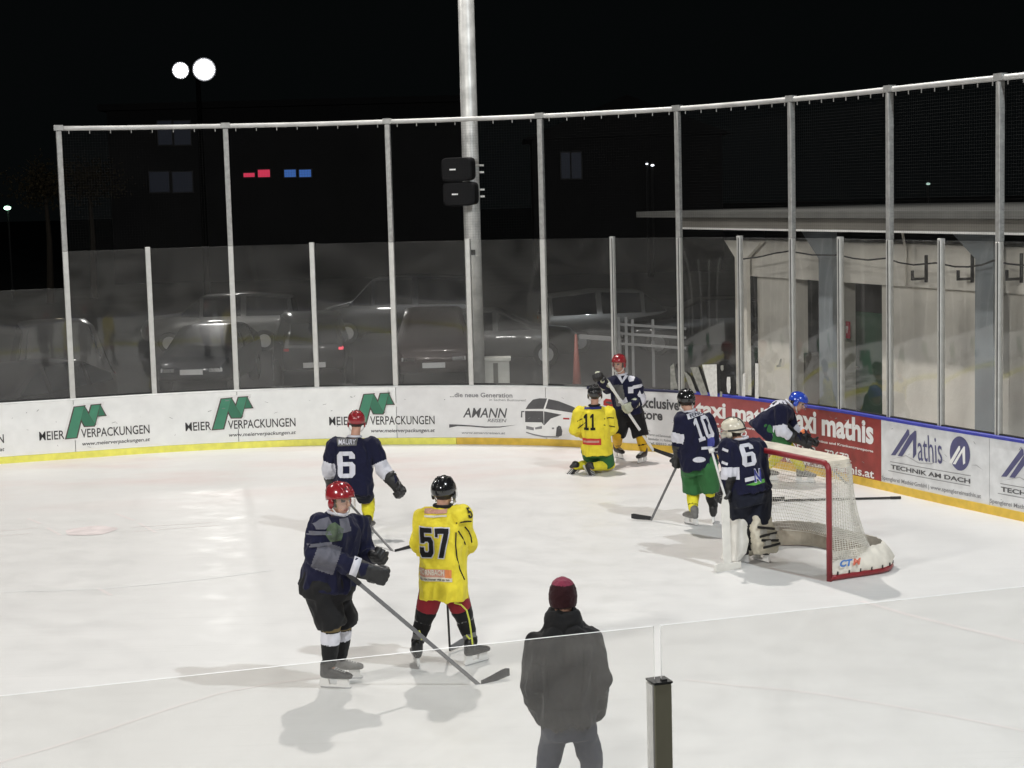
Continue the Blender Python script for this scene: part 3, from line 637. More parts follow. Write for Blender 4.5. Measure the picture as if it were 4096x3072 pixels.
# second layer over both side panels
for side in (range(0, 19),):
    for i in side:
        mb.tube([net_pt(i, t / 16, nS, Bs, Ts) + GB * 0.025 + Vector((0, 0, 0.02)) for t in range(2, 16)], cr * 1.2, 3, cap=False)
    for k in range(3, nh): mb.tube([net_pt(i, (k + 0.5) / nh, nS, Bs, Ts) + GB * 0.02 for i in side], cr * 1.2, 3, cap=False)
goal.part('net', mb, m_cord)
# canvas roof
vs = []; fs = []; n2 = len(TOP); cap_ = [gpt(a, b, GH + 0.014 + 0.01 * noise.noise(Vector((a * 5, b * 5, 0)))) for a, b in TOP]; drp = [gpt(a, b + (0.006 if b > 0.05 else 0), GH - 0.065 + 0.008 * noise.noise(Vector((a * 9, b * 9, 4)))) for a, b in TOP]
bm = bmesh.new(); tv = [bm.verts.new(p) for p in cap_]; dv = [bm.verts.new(p) for p in drp]; tf = bm.faces.new(tv)
for i in range(n2 - 1): bm.faces.new((tv[i], tv[i + 1], dv[i + 1], dv[i]))
bmesh.ops.triangulate(bm, faces=[tf]); bmesh.ops.recalc_face_normals(bm, faces=bm.faces); goal.part('canvas_roof', bm, m_canvas)
# skirt's inner side at the back, its shade put into the tan
mb = MB(); vs = []
for i in range(25, ni - 25):
    a, b = Bk[i]; c = (GW / 2 - a, 0.2 - b); l = math.hypot(*c); q = 0.14
    vs += [gpt(a + c[0] / l * q, b + c[1] / l * q, 0.015), gpt(a + c[0] / l * (q - 0.02), b + c[1] / l * (q - 0.02), 0.20 + 0.02 * noise.noise(Vector((i * 0.25, 0, 0))))]
mb.add(vs, [(2 * i, 2 * i + 2, 2 * i + 3, 2 * i + 1) for i in range(len(vs) // 2 - 1)]); goal.part('skirt_inside', mb, mat('shaded_skirt_tan', (0.33, 0.29, 0.23), 0.8, var=0.3, vs=9))
m_logo_b = mat('blue_print', (0.06, 0.20, 0.55), 0.6); m_logo_r = mat('orange_print', (0.65, 0.16, 0.10), 0.6)
def skirt_text(s, a0, a1, z, h, m):
    bm, _ = text_bm(s, 0.05, 0.15)
    for v in bm.verts: v.co = gpt(-0.052, a0 + (a1 - a0) * v.co.x, z + h * v.co.y)
    me = bpy.data.meshes.new('lettering'); bm.to_mesh(me); bm.free(); goal.part('lettering', face_out(me, -GD), m)
skirt_text('CT', 0.10, 0.27, 0.155, 0.065, m_logo_b); skirt_text('M', 0.275, 0.38, 0.155, 0.065, m_logo_r)
# ------------------------------------------------------------------ floodlight pole with loudspeakers
m_pole = mat('galvanised_pole', (0.60, 0.60, 0.58), 0.42, metal=0.3, var=0.28, vs=5, bump=0.06, bs=30)
m_plastic = mat('black_plastic', (0.007, 0.007, 0.008), 0.7, spec=0.2)
m_lens = mat('lit_lamp_lens', (1.0, 0.98, 0.94), 0.4, emit=55.0, var=0.0)
m_refl = mat('glowing_reflector', (0.95, 0.96, 1.0), 0.3, emit=0.9, var=0.3, vs=14); m_rimglow = mat('glowing_lamp_rim', (0.9, 0.92, 1.0), 0.3, emit=0.16, var=0.3, vs=14)  # reflector and rim emit a dim glow that softens the lamp's edge
PX = at(1030, 835, 31.2); px_, py_ = PX.x, 31.2
pole = Thing('floodlight_pole', (px_, py_, -0.12), 'thick grey steel floodlight pole rising behind the boards past the top of the picture', 'pole')
mb = MB(); mb.tube([(px_, py_, -0.12), (px_, py_, 4.0), (px_, py_, 18.2)], [0.155, 0.150, 0.115], 28); pole.part('shaft', mb, m_pole, smooth=True)
mb = MB(); zc = at(1025, 545, 31.05).z
mb.obox((px_ - 0.01, py_ - 0.15, zc), (0.055, 0, 0), (0, 0.012, 0), (0, 0, 0.045)); pole.part('hatch', mb, m_gasket)
mb = MB(); mb.tube([(px_, py_, zc - 0.07), (px_, py_, zc - 0.055)], 0.158, 28); pole.part('collar', mb, m_alu, smooth=True)
def lamp_head(root, c, to, rad=0.32):
    c = Vector(c); d = (Vector(to) - c).normalized(); u = d.orthogonal().normalized(); v_ = d.cross(u)
    mb = MB(); mb.tube([c - d * 0.34, c - d * 0.30, c - d * 0.12, c + d * 0.02], [0.10, 0.17, rad * 0.9, rad], 24); h = root.part('lamp_housing', mb, m_plastic, smooth=True)
    mb = MB(); mb.tube([c + d * 0.022, c + d * 0.034, c + d * 0.05], [rad * 0.86, rad * 0.84, rad * 0.6], 24); root.part('lamp_lens', mb, m_lens, h); mb = MB(); mb.tube([c + d * 0.021, c + d * 0.025], rad * 1.0, 24); root.part('reflector', mb, m_refl, h); mb = MB(); mb.tube([c + d * 0.0, c + d * 0.02], rad * 1.09, 24); root.part('rim', mb, m_rimglow, h)
mb = MB(); mb.bar((px_ - 1.2, py_, 18.1), (px_ + 1.2, py_, 18.1), 0.1, 0.1); pole.part('crossarm', mb, m_galv)
for dx in (-1.0, -0.35, 0.35, 1.0): lamp_head(pole, (px_ + dx, py_ - 0.25, 17.85), (px_ + dx * 2, 12, 0), 0.26)
def mast(loc, to, label):
    bd = Vector((to[0] - loc[0], to[1] - loc[1], 0)).normalized(); loc = (loc[0] - bd.x * 1.4, loc[1] - bd.y * 1.4, loc[2])
    t = Thing('floodlight_mast', (loc[0], loc[1], -0.12), label, 'floodlight mast', 'floodlight masts around the rink')
    mb = MB(); mb.tube([(loc[0], loc[1], -0.12), (loc[0], loc[1], loc[2] + 0.6)], [0.15, 0.10], 20); t.part('shaft', mb, m_pole, smooth=True)
    d = Vector((to[0] - loc[0], to[1] - loc[1], 0)).normalized(); s_ = Vector((-d.y, d.x, 0)); L_ = Vector(loc)
    mb = MB(); mb.bar(L_ - s_ * 1.0, L_ + s_ * 1.0, 0.1, 0.1); t.part('crossarm', mb, m_galv)
    for k in (-0.7, 0.7): lamp_head(t, L_ + s_ * k + d * 0.3 + Vector((0, 0, -0.1)), to, 0.28)
for n_, l_, t_, e_, c_, r_ in FLOODS[1:]:
    mast((l_[0], l_[1], l_[2] + 0.5), t_, {'near_right': 'floodlight mast at the near right corner of the rink', 'near_left_fill': 'added fill floodlight mast, unseen at the near left side of the rink', 'far_left_fill': 'added fill floodlight mast, unseen at the far left behind the boards', 'near_middle_fill': 'added fill floodlight mast, unseen behind the spectators'}[n_])
# the lit mast seen in the dark sky
LM = 62.0; c1 = at(390, 152, LM); c2 = at(441, 150, LM)
fm = Thing('floodlight_mast', (c2.x - 0.3, LM + 0.3, -0.12), 'distant mast with two blazing round floodlights in the black sky', 'floodlight mast', 'floodlight masts around the rink')
mb = MB(); mb.tube([(c2.x - 0.3, LM + 0.4, -0.12), (c2.x - 0.3, LM + 0.4, c2.z + 0.2)], [0.12, 0.08], 12); fm.part('shaft', mb, mat('dark_mast_paint', (0.003, 0.003, 0.003), 1.0, spec=0.0), smooth=True)
mb = MB(); mb.bar((c1.x - 0.2, LM + 0.35, c1.z), (c2.x + 0.2, LM + 0.35, c2.z), 0.08, 0.08); fm.part('crossarm', mb, m_plastic)
tgt = Vector((-1, 10, 2))
lamp_head(fm, c1, tgt, 0.27); lamp_head(fm, c2, tgt, 0.37)
aim_light('floodlight_beam', c2 + Vector((0.1, -0.7, 0)), (-2, 20, 0), 900, (1, 0.98, 0.95), 0.4, 110)
def speaker(x0, y0, x1, y1, label):
    Y = py_ - 0.42; a = at(x0, y0, Y); b = at(x1, y1, Y); c = (a + b) / 2; hx, hz = (b.x - a.x) / 2, (a.z - b.z) / 2
    t = Thing('loudspeaker', (c.x, Y, c.z - hz), label, 'loudspeaker', 'loudspeakers on the pole')
    mb = MB(); ax = Vector((0.96, -0.28, 0)); ay = Vector((0.28, 0.96, 0)); mb.loft([(c - ay * 0.17 - Vector((0, 0, 0.01)), ax * hx * 0.99, Vector((0, 0, hz * 0.98))), (c - ay * 0.19, ax * hx * 0.9, Vector((0, 0, hz * 0.9)))][::-1] + [(c + ay * 0.10, ax * hx * 0.97, Vector((0, 0, hz * 0.97))), (c + ay * 0.24, ax * hx * 0.62, Vector((0, 0, hz * 0.8)))], 28, pw=6)
    t.part('cabinet', mb, m_plastic, smooth=False)
    mb = MB(); mb.obox(c - ay * 0.192 - ax * 0.06 + Vector((0, 0, -0.01)), ax * 0.055, ay * 0.003, Vector((0, 0, 0.013))); t.part('badge', mb, mat('chrome_badge', (0.9, 0.9, 0.9), 0.35, var=0.0))
    mb = MB(); q = Vector((px_, py_, c.z))
    for dz in (0.06, -0.06): mb.tube([q + Vector((0.165 * math.cos(R_(k)), 0.165 * math.sin(R_(k)), dz)) for k in range(-150, 60, 15)], 0.014, 6); mb.obox(q + Vector((0.19, -0.03, dz)), (0.045, 0, 0), (0, 0.03, 0), (0, 0, 0.016))
    mb.bar(q + Vector((-0.02, -0.15, 0.0)), c + ay * 0.2, 0.05, 0.12); t.part('clamp', mb, m_alu)
speaker(957, 340, 1027, 390, 'upper black loudspeaker clamped to the grey pole'); speaker(960, 393, 1034, 443, 'lower black loudspeaker clamped to the grey pole')
# ------------------------------------------------------------------ low building behind the right-hand boards
m_conc = mat('warm_render', (0.84, 0.81, 0.73), 0.85, var=0.14, vs=1.5, bump=0.25, bs=14)
m_beam = mat('pale_concrete', (0.85, 0.82, 0.74), 0.85, var=0.12, vs=2.0, bump=0.15, bs=9)
m_fascia = mat('grey_fascia', (0.12, 0.114, 0.10), 0.7, var=0.14, vs=1.2)
m_fasc2 = mat('dark_roof_trim', (0.10, 0.10, 0.093), 0.7, var=0.2, vs=2)
m_steel = mat('blue_grey_steel', (0.24, 0.27, 0.29), 0.6, var=0.15, vs=2)
m_dark = mat('dark_recess', (0.02, 0.02, 0.02), 0.8); m_door = mat('green_door', (0.045, 0.13, 0.075), 0.5, var=0.15)
m_litedge = mat('lit_fascia_edge', (0.62, 0.62, 0.60), 0.5, var=0.08)
FO = Vector((3.04, 36.0, 0)); FE = Vector((0.361, -0.932, 0)).normalized(); FN = Vector((-FE.y * -1, FE.x, 0)); FN = Vector((FE.y, -FE.x, 0))   # along the front, out of the front
if FN.y > 0: FN = -FN
def fr(sx, sy, dep):                       # photo pixel (4096 wide) -> (along, height) on the front plane set back by dep
    d = ray_s(sx, sy); o = FO - FN * dep; t = (o - CAM).dot(FN) / d.dot(FN); p = CAM + d * t; return (p - o).dot(FE), p.z
def fp(s_, z, dep): return FO + FE * s_ - FN * dep + Vector((0, 0, z))
def fbox(mb, s0, s1, z0, z1, d0, d1):
    c = fp((s0 + s1) / 2, (z0 + z1) / 2, (d0 + d1) / 2); mb.obox(c, FE * (s1 - s0) / 2, FN * (d1 - d0) / 2, Vector((0, 0, (z1 - z0) / 2)))
hall = Thing('changing_room_building', fp(8, -0.12, 2), 'low flat-roofed building with pale concrete beams behind the right-hand glass', 'building')
sL, zt = fr(2550, 847, 0.0); sM, _ = fr(2725, 870, 0.0); _, z1 = fr(2725, 870, 0.0); _, z2 = fr(2725, 909, 0.0); SE = 17.5
mb = MB(); fbox(mb, sL, SE, z1, zt, -0.03, 7.0); hall.part('roof', mb, m_fasc2)
mb = MB(); fbox(mb, sM, SE, z2, z1 - 0.003, 0.0, 6.8); hall.part('fascia', mb, m_fascia)
mb = MB(); fbox(mb, sM - 0.05, SE, z2 - 0.035, z2 - 0.003, -0.02, 0.25); hall.part('lit_edge_strip', mb, m_litedge)  # bright strip: light on the fascia's lower edge put into colour
WD = 0.85                                   # wall set back under the overhang
_, zb1 = fr(3400, 970, WD - 0.1); _, zb0 = fr(3400, 1131, WD - 0.1); sb, _ = fr(2968, 1040, WD - 0.1)
P = [fp(sb, zb1, WD - 0.1), fp(sb, zb0 + 0.33, WD - 0.1), fp(sb + 0.22, zb0, WD - 0.1), fp(SE, zb0, WD - 0.1), fp(SE, zb1, WD - 0.1)]
mb = MB(); mb.prism(P, -FN * 0.5); hall.part('beam', mb, m_beam)
a, b = fr(3030, 1200, WD)[0], fr(3166, 1200, WD)[0]; mb = MB(); fbox(mb, a, b, -0.12, zb0 - 0.003, WD, WD + 0.35); hall.part('wall', mb, m_conc)
c = fr(3250, 1200, WD)[0]; mb = MB(); fbox(mb, b + 0.003, c + 0.9, -0.12, zb0 - 0.003, WD + 1.1, WD + 1.3); hall.part('wall', mb, m_conc)
mb = MB(); fbox(mb, b + 0.003, c - 0.1, -0.12, 1.15, WD + 0.25, WD + 0.5); hall.part('ledge', mb, m_fascia)
d0, d1 = fr(3364, 1300, WD)[0], fr(3528, 1300, WD)[0]; mb = MB(); fbox(mb, c + 0.35, d0, -0.12, zb0 - 0.003, WD, WD + 0.3); hall.part('wall', mb, m_conc)
mb = MB(); fbox(mb, d1, SE, -0.12, zb0 - 0.003, WD, WD + 0.3); hall.part('wall', mb, m_conc)
g0, g1 = fr(3412, 1300, WD + 0.45)[0], fr(3524, 1300, WD + 0.45)[0]
mb = MB(); fbox(mb, d0 - 0.3, g0 - 0.003, -0.12, zb0 - 0.003, WD + 0.4, WD + 0.55); hall.part('jamb', mb, m_conc)
mb = MB(); fbox(mb, g0, g1 + 0.4, -0.12, 2.0, WD + 0.45, WD + 0.5); dr = hall.part('door', mb, m_door); mb = MB(); fbox(mb, g0 + 0.08, g0 + 0.2, 0.98, 1.01, WD + 0.40, WD + 0.44); hall.part('handle', mb, m_alu, dr)
mb = MB(); fbox(mb, g0, g1 + 0.4, 2.003, zb0 - 0.006, WD + 0.46, WD + 0.5); hall.part('fanlight', mb, m_dark)
mb = MB(); fbox(mb, sb + 0.2, SE, zb1 + 0.003, z2 - 0.003, WD + 0.3, WD + 0.4); hall.part('clerestory', mb, m_dark)
mb = MB(); fbox(mb, a + 2.5, SE, -0.12, z2, WD + 2.6, WD + 2.8); hall.part('back_wall', mb, m_fascia)
mb = MB(); fbox(mb, SE + 0.003, SE + 0.25, -0.12, z1 - 0.006, WD - 0.1, 6.5); hall.part('wall', mb, m_conc)
for x0, x1 in ((3276, 3330), (3900, 3972)):
    s0, s1 = fr(x0, 1300, 0.45)[0], fr(x1, 1300, 0.45)[0]; zc1 = fr(x0, 1035, 0.45)[1]; zc2 = z2 - 0.04; fl = (s1 - s0) * 1.35
    mb = MB(); mb.prism([fp(s0, -0.12, 0.45), fp(s1, -0.12, 0.45), fp(s1, zc2, 0.45), fp(s0 - fl, zc2, 0.45), fp(s0, zc1, 0.45)], -FN * 0.10); hall.part('column', mb, m_steel)
s0, s1 = fr(2939, 1031, 0.6)[0], fr(2985, 1031, 0.6)[0]; q0, q1 = fr(2897, 963, 0.6)[0], fr(3046, 963, 0.6)[0]; za, zb = fr(2960, 963, 0.6)[1], fr(2960, 1031, 0.6)[1]
mb = MB(); mb.prism([fp(s0, -0.12, 0.6), fp(s1, -0.12, 0.6), fp(s1, zb, 0.6), fp(q1, za, 0.6), fp(q0, za, 0.6), fp(s0, zb, 0.6)], -FN * 0.08); hall.part('column', mb, m_beam)
mb = MB(); s0 = fr(3622, 1000, WD - 0.15)[0]; mb.tube([fp(s0 + 0.12, z2, WD - 0.3), fp(s0 + 0.02, zb1 - 0.1, WD - 0.16), fp(s0, zb0 + 0.02, WD - 0.16)], 0.022, 8); hall.part('downpipe', mb, m_beam)
for x in (3688, 3872, 4068):
    s0, z0 = fr(x, 1105, WD - 0.2); mb = MB(); fbox(mb, s0 - 0.02, s0 + 0.02, z0 - 0.1, z0 + 0.34, WD - 0.14, WD - 0.1); fbox(mb, s0 - 0.02, s0 + 0.02, z0 - 0.06, z0 - 0.02, WD - 0.4, WD - 0.143); fbox(mb, s0 - 0.02, s0 + 0.02, z0 - 0.019, z0 + 0.10, WD - 0.4, WD - 0.365); hall.part('wall_hook', mb, m_gasket)
s0, z0 = fr(3367, 1317, WD - 0.02); mb = MB(); s0 += 0.13; fbox(mb, s0 + 0.0, s0 + 0.13, z0 - 0.15, z0 + 0.15, WD - 0.022, WD - 0.004)
sg = Thing('fire_point_sign', fp(s0, z0 - 0.15, WD), 'small red sign with a white symbol beside the green door', 'sign'); sg.part('plate', mb, mat('sign_red', (0.50, 0.02, 0.05), 0.4))
mb = MB(); mb.tube([fp(s0 + 0.05 + 0.025 * math.cos(t * 0.5), z0 + 0.03 + 0.03 * math.sin(t * 0.5), WD - 0.026) for t in range(-2, 9)], 0.009, 5); mb.bar(fp(s0 + 0.05, z0 - 0.06, WD - 0.026), fp(s0 + 0.05, z0, WD - 0.026), 0.015, 0.01); sg.part('symbol', mb, m_white)
cb = [(525, 352), (640, 338), (740, 315), (820, 303), (870, 310), (960, 325), (1090, 327), (1110, 324), (1200, 345), (1290, 355), (1390, 345), (1410, 350), (1480, 372), (1560, 384), (1690, 372), (1710, 375), (1800, 394), (1880, 396), (1960, 385), (2030, 358), (2120, 378), (2230, 388), (2400, 400)]
mb = MB(); mb.tube([fp(*fr(2600 + x * 0.6763, 800 + y * 0.6763, 0.25), 0.25) for x, y in cb], 0.014, 6)
tag(link('cable', mb, m_gasket), 'black cable sagging between the columns of the low building', 'cable')
# ------------------------------------------------------------------ car park beyond the glass
m_tyre = mat('tyre_rubber', (0.02, 0.02, 0.02), 0.8); m_rim = mat('alloy_rim', (0.45, 0.45, 0.46), 0.35, metal=0.6); m_cglass = mat('car_window', (0.015, 0.017, 0.02), 0.06, spec=0.8)
m_plate = mat('number_plate', (0.7, 0.7, 0.7), 0.5, var=0.03); m_hl = mat('headlight_glass', (0.75, 0.75, 0.75), 0.1, spec=0.8); m_tl = mat('red_tail_light', (0.45, 0.01, 0.01), 0.2); m_tl_on = mat('glowing_tail_light', (1.0, 0.10, 0.14), 0.3, emit=0.9)
def car(loc, head, kind, paint, label, lit=False):
    """a saloon / estate / van seen across the car park; head = heading in degrees"""
    t = Thing('parked_car', (loc[0], loc[1], -0.12), label, 'car', 'cars parked behind the far boards')
    M = Matrix.Translation((loc[0], loc[1], -0.12)) @ Matrix.Rotation(R_(head), 4, 'Z')
    if kind == 'van': L_, W_, prof = 4.8, 0.95, [(-2.4, .5, .95, 1.05), (-2.3, .45, 1.05, 1.85), (-0.6, .3, 1.1, 1.98), (0.7, .3, 1.1, 1.92), (1.35, .3, 1.12, 1.25), (2.2, .35, 1.0, 1.05), (2.4, .5, .8, .82)]
    elif kind == 'suv': L_, W_, prof = 4.5, 0.92, [(-2.25, .5, .95, 1.0), (-2.15, .42, 1.0, 1.55), (-0.8, .3, 1.02, 1.68), (0.45, .3, 1.02, 1.62), (1.1, .3, 1.05, 1.12), (2.05, .35, .95, 1.0), (2.25, .5, .75, .78)]
    else: L_, W_, prof = 4.4, 0.88, [(-2.2, .45, .9, .95), (-2.05, .38, .95, 1.1), (-1.2, .25, .93, 1.42), (0.1, .25, .92, 1.44), (1.0, .25, .95, 1.0), (1.95, .32, .82, .88), (2.2, .42, .65, .68)]
    sec = []
    for y, zb, zs, zr in prof:
        e = 0.80 if abs(y) > L_ / 2 - 0.12 else 1.0; wt = W_ * e * (0.74 if zr - zs > 0.2 else 0.9)
        sec.append([(-W_ * e * 0.93, y, zb), (-W_ * e, y, (zb + zs) / 2), (-W_ * e * 0.97, y, zs), (-wt, y, zr), (-wt * 0.6, y, zr + 0.03), (wt * 0.6, y, zr + 0.03), (wt, y, zr), (W_ * e * 0.97, y, zs), (W_ * e, y, (zb + zs) / 2), (W_ * e * 0.93, y, zb)])
    mb = MB(); n = 10; vs = [M @ Vector(p) for s_ in sec for p in s_]; fs = []
    for i in range(len(sec) - 1):
        for k in range(n): fs.append((i * n + k, i * n + (k + 1) % n, (i + 1) * n + (k + 1) % n, (i + 1) * n + k))
    fs += [tuple(range(n))[::-1], tuple((len(sec) - 1) * n + k for k in range(n))]; mb.add(vs, fs)
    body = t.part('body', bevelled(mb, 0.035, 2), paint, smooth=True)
    def win(A):
        mb = MB(); P = [M @ Vector(p) for p in A]; nn = (P[1] - P[0]).cross(P[2] - P[0]).normalized(); cc = sum(P, Vector()) / len(P)
        if nn.dot(cc - (M @ Vector((0, 0, 0.9)))) < 0: nn = -nn
        P = [cc + (p - cc) * 0.88 for p in P]; mb.prism([p + nn * 0.002 for p in P], nn * 0.006); t.part('window', mb, m_cglass)
    for i in range(1, len(sec) - 2):
        if prof[i][3] - prof[i][2] > 0.12 and prof[i + 1][3] - prof[i + 1][2] > 0.04:
            for A in ((2, 3), (7, 6)): win([sec[i][A[0]], sec[i + 1][A[0]], sec[i + 1][A[1]], sec[i][A[1]]])
    for i in (3, ): win([sec[i][3], sec[i][6], sec[i + 1][6], sec[i + 1][3]])
    win([sec[0 if kind != 'car' else 1][3], sec[0 if kind != 'car' else 1][6], sec[1 if kind != 'car' else 2][6], sec[1 if kind != 'car' else 2][3]])
    for sx in (-1, 1):
        for y in (L_ * -0.31, L_ * 0.31):
            mb = MB(); c = Vector((sx * (W_ - 0.09), y, 0.32)); mb.tube([M @ (c + Vector((k, 0, 0))) for k in (-0.11, -0.09, 0.09, 0.11)], [0.28, 0.32, 0.32, 0.28], 20); wl = t.part('wheel', mb, m_tyre, smooth=True)
            mb = MB(); mb.tube([M @ (c + Vector((sx * k, 0, 0))) for k in (0.10, 0.118)], [0.2, 0.19], 16); t.part('rim', mb, m_rim, wl)
        mb = MB(); mb.obox(M @ Vector((sx * W_ * 0.62, L_ / 2 - 0.06, prof[-1][2] - 0.06)), M.to_3x3() @ Vector((0.16, 0, 0)), M.to_3x3() @ Vector((0, 0.06, 0)), (0, 0, 0.06)); t.part('headlight', bevelled(mb, 0.02, 2), m_hl)
        mb = MB(); mb.obox(M @ Vector((sx * W_ * 0.68, -L_ / 2 + 0.045, prof[0][2] - 0.03)), M.to_3x3() @ Vector((0.07, 0, 0)), M.to_3x3() @ Vector((0, 0.06, 0)), (0, 0, 0.05)); t.part('tail_light', bevelled(mb, 0.02, 2), m_tl_on if lit and sx == 1 else m_tl)
    for y in (-L_ / 2 - 0.012, L_ / 2 + 0.012):
        mb = MB(); mb.obox(M @ Vector((0, y, 0.55)), M.to_3x3() @ Vector((0.26, 0, 0)), M.to_3x3() @ Vector((0, 0.008, 0)), (0, 0, 0.06)); t.part('number_plate', mb, m_plate)
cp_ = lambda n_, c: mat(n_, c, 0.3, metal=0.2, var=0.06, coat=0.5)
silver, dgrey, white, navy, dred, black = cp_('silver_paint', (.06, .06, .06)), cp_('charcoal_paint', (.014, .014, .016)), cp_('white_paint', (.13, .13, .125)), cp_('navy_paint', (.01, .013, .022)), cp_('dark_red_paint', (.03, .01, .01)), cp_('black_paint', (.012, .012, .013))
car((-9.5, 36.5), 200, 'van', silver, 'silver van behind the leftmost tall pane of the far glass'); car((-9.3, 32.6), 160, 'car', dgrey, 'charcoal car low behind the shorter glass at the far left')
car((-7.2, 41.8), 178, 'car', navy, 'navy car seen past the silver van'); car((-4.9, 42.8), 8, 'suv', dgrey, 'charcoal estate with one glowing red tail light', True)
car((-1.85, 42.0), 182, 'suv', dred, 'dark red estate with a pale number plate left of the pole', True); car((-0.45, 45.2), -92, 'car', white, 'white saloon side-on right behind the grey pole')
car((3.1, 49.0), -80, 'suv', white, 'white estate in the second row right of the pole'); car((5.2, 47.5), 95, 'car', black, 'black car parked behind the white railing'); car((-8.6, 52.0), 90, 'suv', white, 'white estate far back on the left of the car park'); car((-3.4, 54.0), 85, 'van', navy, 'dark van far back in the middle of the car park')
# small things beside the boards
c = at(1072, 838, 33.0); mb = MB(); mb.box((c.x - 0.26, 32.8, -0.12), (c.x + 0.26, 33.2, at(1072, 778, 33).z)); cab = Thing('electric_cabinet', (c.x, 33, -0.12), 'pale two-door electric cabinet at the foot of the grey pole', 'cabinet'); cab.part('housing', bevelled(mb, 0.012, 2), mat('cabinet_cream', (0.60, 0.60, 0.56), 0.5))
mb = MB(); mb.box((c.x - 0.045, 32.792, 0.0), (c.x + 0.045, 32.799, at(1072, 782, 33).z)); cab.part('door_gap', mb, mat('cabinet_shadow_gap', (0.12, 0.12, 0.11), 0.7))
mb = MB(); mb.box((c.x - 0.29, 32.77, at(1072, 778, 33).z + 0.002), (c.x + 0.29, 33.23, at(1072, 774, 33).z + 0.02)); cab.part('lid', mb, mat('cabinet_cream', (0.6, 0.6, 0.56), 0.5))
c = at(1246, 815, 34.2); zt_ = at(1244, 722, 34.2).z; cone = Thing('traffic_cone', (c.x, 34.2, -0.12), 'tall slim orange cone behind the boards right of the pole', 'cone')
mb = MB(); mb.tube([(c.x, 34.2, -0.09), (c.x, 34.2, zt_)], [0.13, 0.022], 16); cone.part('body', mb, mat('cone_orange', (0.20, 0.045, 0.03), 0.5), smooth=True); mb = MB(); mb.box((c.x - 0.19, 34.01, -0.12), (c.x + 0.19, 34.39, -0.085)); cone.part('base', mb, m_tyre)
m_rail = mat('greyed_white_paint', (0.24, 0.24, 0.24), 0.5, var=0.1)
rl = Thing('railing', at(1390, 745, 36.5), 'white metal railing beside the low building', 'railing'); mb = MB(); YR = 36.5
for y in (702, 722, 744): mb.bar(at(1335, y - 2, YR), at(1482, y + 8, YR - 0.4), 0.05, 0.05)
rl.part('rails', mb, m_rail)
for x, y0 in ((1336, 685), (1352, 685), (1366, 690), (1410, 690), (1470, 695)):
    mb = MB(); a = at(x, y0, YR - 0.04); mb.bar(a, (a.x, a.y, -0.12), 0.055, 0.055); rl.part('post', mb, m_rail)
ba = Thing('barrier_arm', at(1300, 732, 37.0), 'white barrier arm reaching left from the railing', 'barrier arm'); mb = MB(); mb.bar(at(1252, 727, 37.0), at(1340, 733, 36.8), 0.09, 0.09); ba.part('arm', mb, m_rail); mb = MB(); a = at(1332, 728, 36.8); mb.box((a.x - 0.1, 36.75, -0.12), (a.x + 0.1, 36.95, a.z + 0.1)); ba.part('stand', mb, m_rail)
# ------------------------------------------------------------------ dark far side of the car park
m_night = mat('dark_plaster', (0.010, 0.010, 0.011), 0.9, var=0.2, vs=0.5)
def em(name, c, s): return mat(name, c, 0.5, emit=s, var=0.0)
blk = Thing('apartment_building', (-12, 100, -0.12), 'unlit apartment block far away with pink and blue lit windows', 'building')
mb = MB(); a0 = at(230, 240, 98); b0 = at(1010, 240, 98); mb.box((a0.x, 98, -0.12), (b0.x, 110, a0.z)); blk.part('wall', mb, m_night)
mb = MB(); mb.box((a0.x - 0.4, 97.5, a0.z + 0.003), (b0.x + 0.4, 110.5, a0.z + 0.35)); blk.part('roof', mb, m_night)
m_pk, m_bl, m_bw = em('pink_lit_window', (0.85, 0.05, 0.12), 0.62), em('blue_lit_window', (0.05, 0.15, 0.48), 0.62), em('dim_blue_window', (0.012, 0.015, 0.024), 0.35)
m_frame = mat('dark_window_frame', (0.03, 0.03, 0.03), 0.6)
def lw(x0, y0, x1, y1, m, Y=97.9, root=None):
    a, b = at(x0, y0, Y), at(x1, y1, Y); mb = MB(); mb.box((a.x - 0.06, Y + 0.03, b.z - 0.06), (b.x + 0.06, Y + 0.095, a.z + 0.06)); f_ = (root or blk).part('window', mb, m_frame)
    mb = MB(); mb.box((a.x, Y, b.z), (b.x, Y + 0.027, a.z)); (root or blk).part('pane', mb, m, f_)
lw(526, 374, 550, 382, m_pk); lw(557, 367, 583, 382, m_pk); lw(614, 367, 639, 382, m_bl); lw(646, 367, 672, 382, m_bl)
for x0, x1, y0, y1 in ((340, 372, 262, 312), (375, 412, 262, 312), (322, 366, 372, 414), (372, 416, 372, 414)): lw(x0, y0, x1, y1, m_bw)
b2 = Thing('apartment_building', (12, 95, -0.12), 'barely visible dark house far behind the glass right of the pole', 'building'); mb = MB(); a0, b0 = at(1150, 300, 95), at(1560, 300, 95); mb.box((a0.x, 95, -0.12), (b0.x, 105, a0.z)); b2.part('wall', mb, m_night)
mb = MB(); mb.prism([(a0.x - .5, 94.6, a0.z), (b0.x + .5, 94.6, a0.z), ((a0.x + b0.x) / 2, 94.6, a0.z + 2.2)], (0, 11, 0)); b2.part('roof', mb, m_night)
for x0, x1 in ((1212, 1232), (1234, 1256)): lw(x0, 330, x1, 385, m_bw, 94.9, b2)
m_spark = em('far_white_lamp', (0.9, 0.95, 1.0), 3.0); m_grn = em('green_street_light', (0.55, 1.0, 0.72), 6.0)
